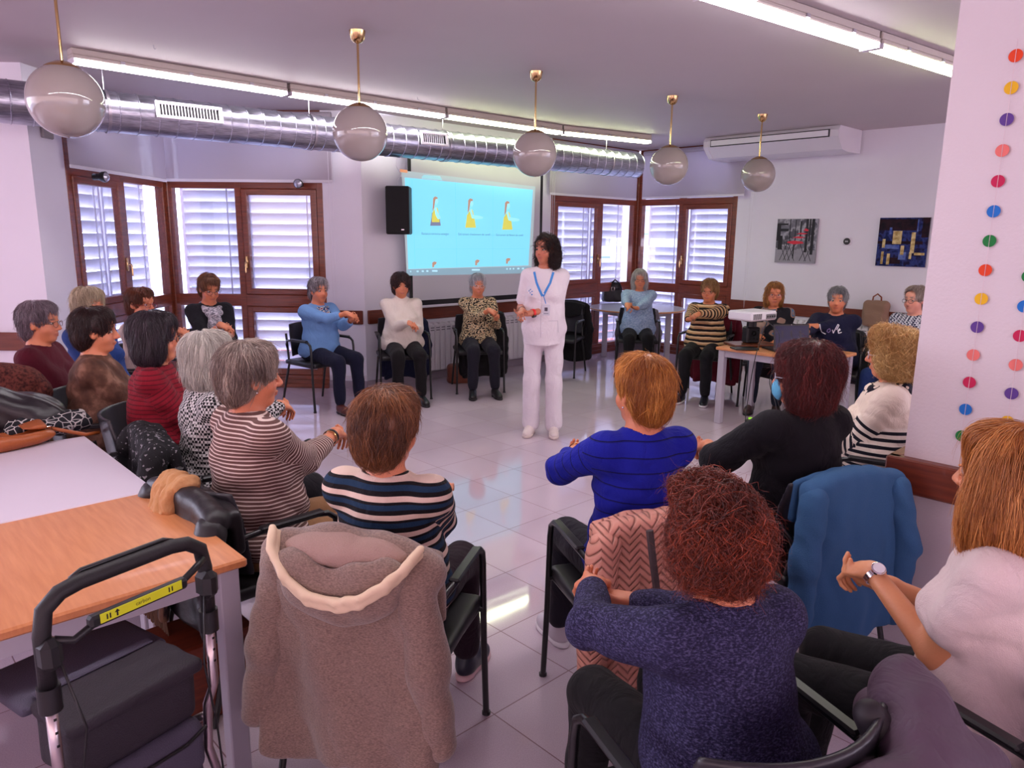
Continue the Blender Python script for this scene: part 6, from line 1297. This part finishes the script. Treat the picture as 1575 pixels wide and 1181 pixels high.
ringat(P[18], 'L', m_chrome, back=.015, r=.0285, w=.014, name='watch', face=.018, fm=m_white, up=(-.3, 0, 1), sub=m_chrome)
ringat(P[20], 'L', mat('pink strap', (226, 140, 130), .5), back=.035, r=.030, w=.022, name='watch', face=.020, fm=m_black, up=(-.4, .5, .8), sub=m_black); ringat(P[20], 'R', m_black, back=.03, r=.030, w=.008); ringat(P[20], 'R', m_brass, back=.045, r=.031, w=.005)
ringat(P[12], 'R', m_chrome, back=.04, r=.030, w=.016, name='watch', face=.018, fm=m_white, up=(0, 0, 1)); ringat(P[5], 'L', mat('brown strap', (90, 40, 30), .5), back=.04, r=.030, w=.014, name='watch', face=.018, fm=m_white, up=(0, 0, 1), sub=m_brass)
ringat(P[10], 'L', m_brass, back=.03, r=.030, w=.012, name='watch'); ringat(P[4], 'R', m_chrome, back=.03, r=.030, w=.008); ringat(P[3], 'L', m_chrome, back=.04, r=.031, w=.012); ringat(P[15], 'R', m_blackm, back=.04, r=.029, w=.004); ringat(P[16], 'L', m_brass, back=.02, r=.029, w=.004)
# lettering on the navy jumper
lv = P[12]; Tz = lv['T']+.56; nwh = mat('white print', (220, 216, 230), .6)
band(lv, [(.115, Tz-.02), (.095, Tz-.10), (.06, Tz-.115)], .008, nwh, 'letter_l', n=5)
band(lv, [(.045, Tz-.07), (.028, Tz-.06), (.020, Tz-.08), (.035, Tz-.10), (.05, Tz-.09), (.045, Tz-.07)], .006, mat('lilac print', (150, 130, 190), .6), 'letter_o', n=4)
band(lv, [(.005, Tz-.07), (-.005, Tz-.105), (-.02, Tz-.06), (-.035, Tz-.02), (-.045, Tz-.03), (-.03, Tz-.07)], .007, nwh, 'letter_v', n=5)
band(lv, [(-.04, Tz-.085), (-.06, Tz-.07), (-.052, Tz-.06), (-.042, Tz-.075), (-.05, Tz-.10), (-.075, Tz-.09)], .007, nwh, 'letter_e', n=5)
# face mask on the woman in black
mk = P[15]; Hd = mk['Hd']; S = Sdf(); S.ell((0, .072, -.055), (.052, .045, .050), .02, Hd); S.ell((0, .050, -.055), (.050, .048, .056), .01, Hd, sub=True)
smesh('face_mask', S, .004, mat('surgical blue', (96, 176, 214), .8), mk['root'], disp=fold_noise(3, .0012, 120, (.2, .2, 1)))
# scarf of the curly woman
scarf(P[14], blotch('black cream scarf', [(0, (226, 206, 190)), (.47, (226, 206, 190)), (.48, (22, 18, 34))], 24, detail=1), .026, .0, R=.085)
# earrings
for k_, s_ in ((16, -1), (20, 1), (14, -1), (18, -1)):
    q = P[k_]['Hd'](s_*.080, -.002, -.045); MB().lathe([(.0001, .004), (.003, .002), (.004, 0), (.003, -.003), (.0001, -.004)], 10, c=q).build('earring', m_chrome if k_ != 14 else m_white, P[k_]['root'], smooth=True)

q0 = aty(48, 512, 5.88); tag(MB().tube([(q0.x, 5.88, .9), (q0.x-.01, 5.88, .72), (q0.x-.03, 5.88, .55), (q0.x-.08, 5.88, .40), (q0.x-.02, 5.88, .45), (q0.x+.02, 5.885, .75)], .004, 6).build('cable', m_white, smooth=True), 'loose white cable looping down the left wall behind the burgundy cardigan', 'cable')
jb = tag(MB().box((0, 0, 0), (.03, .14, .16), bev=.008).build('junction_box', mat('old box', (150, 144, 146), .6), loc=(-3.772, 6.14, 2.50)), 'small grey junction box on the pier below the duct, behind the largest globe', 'box')
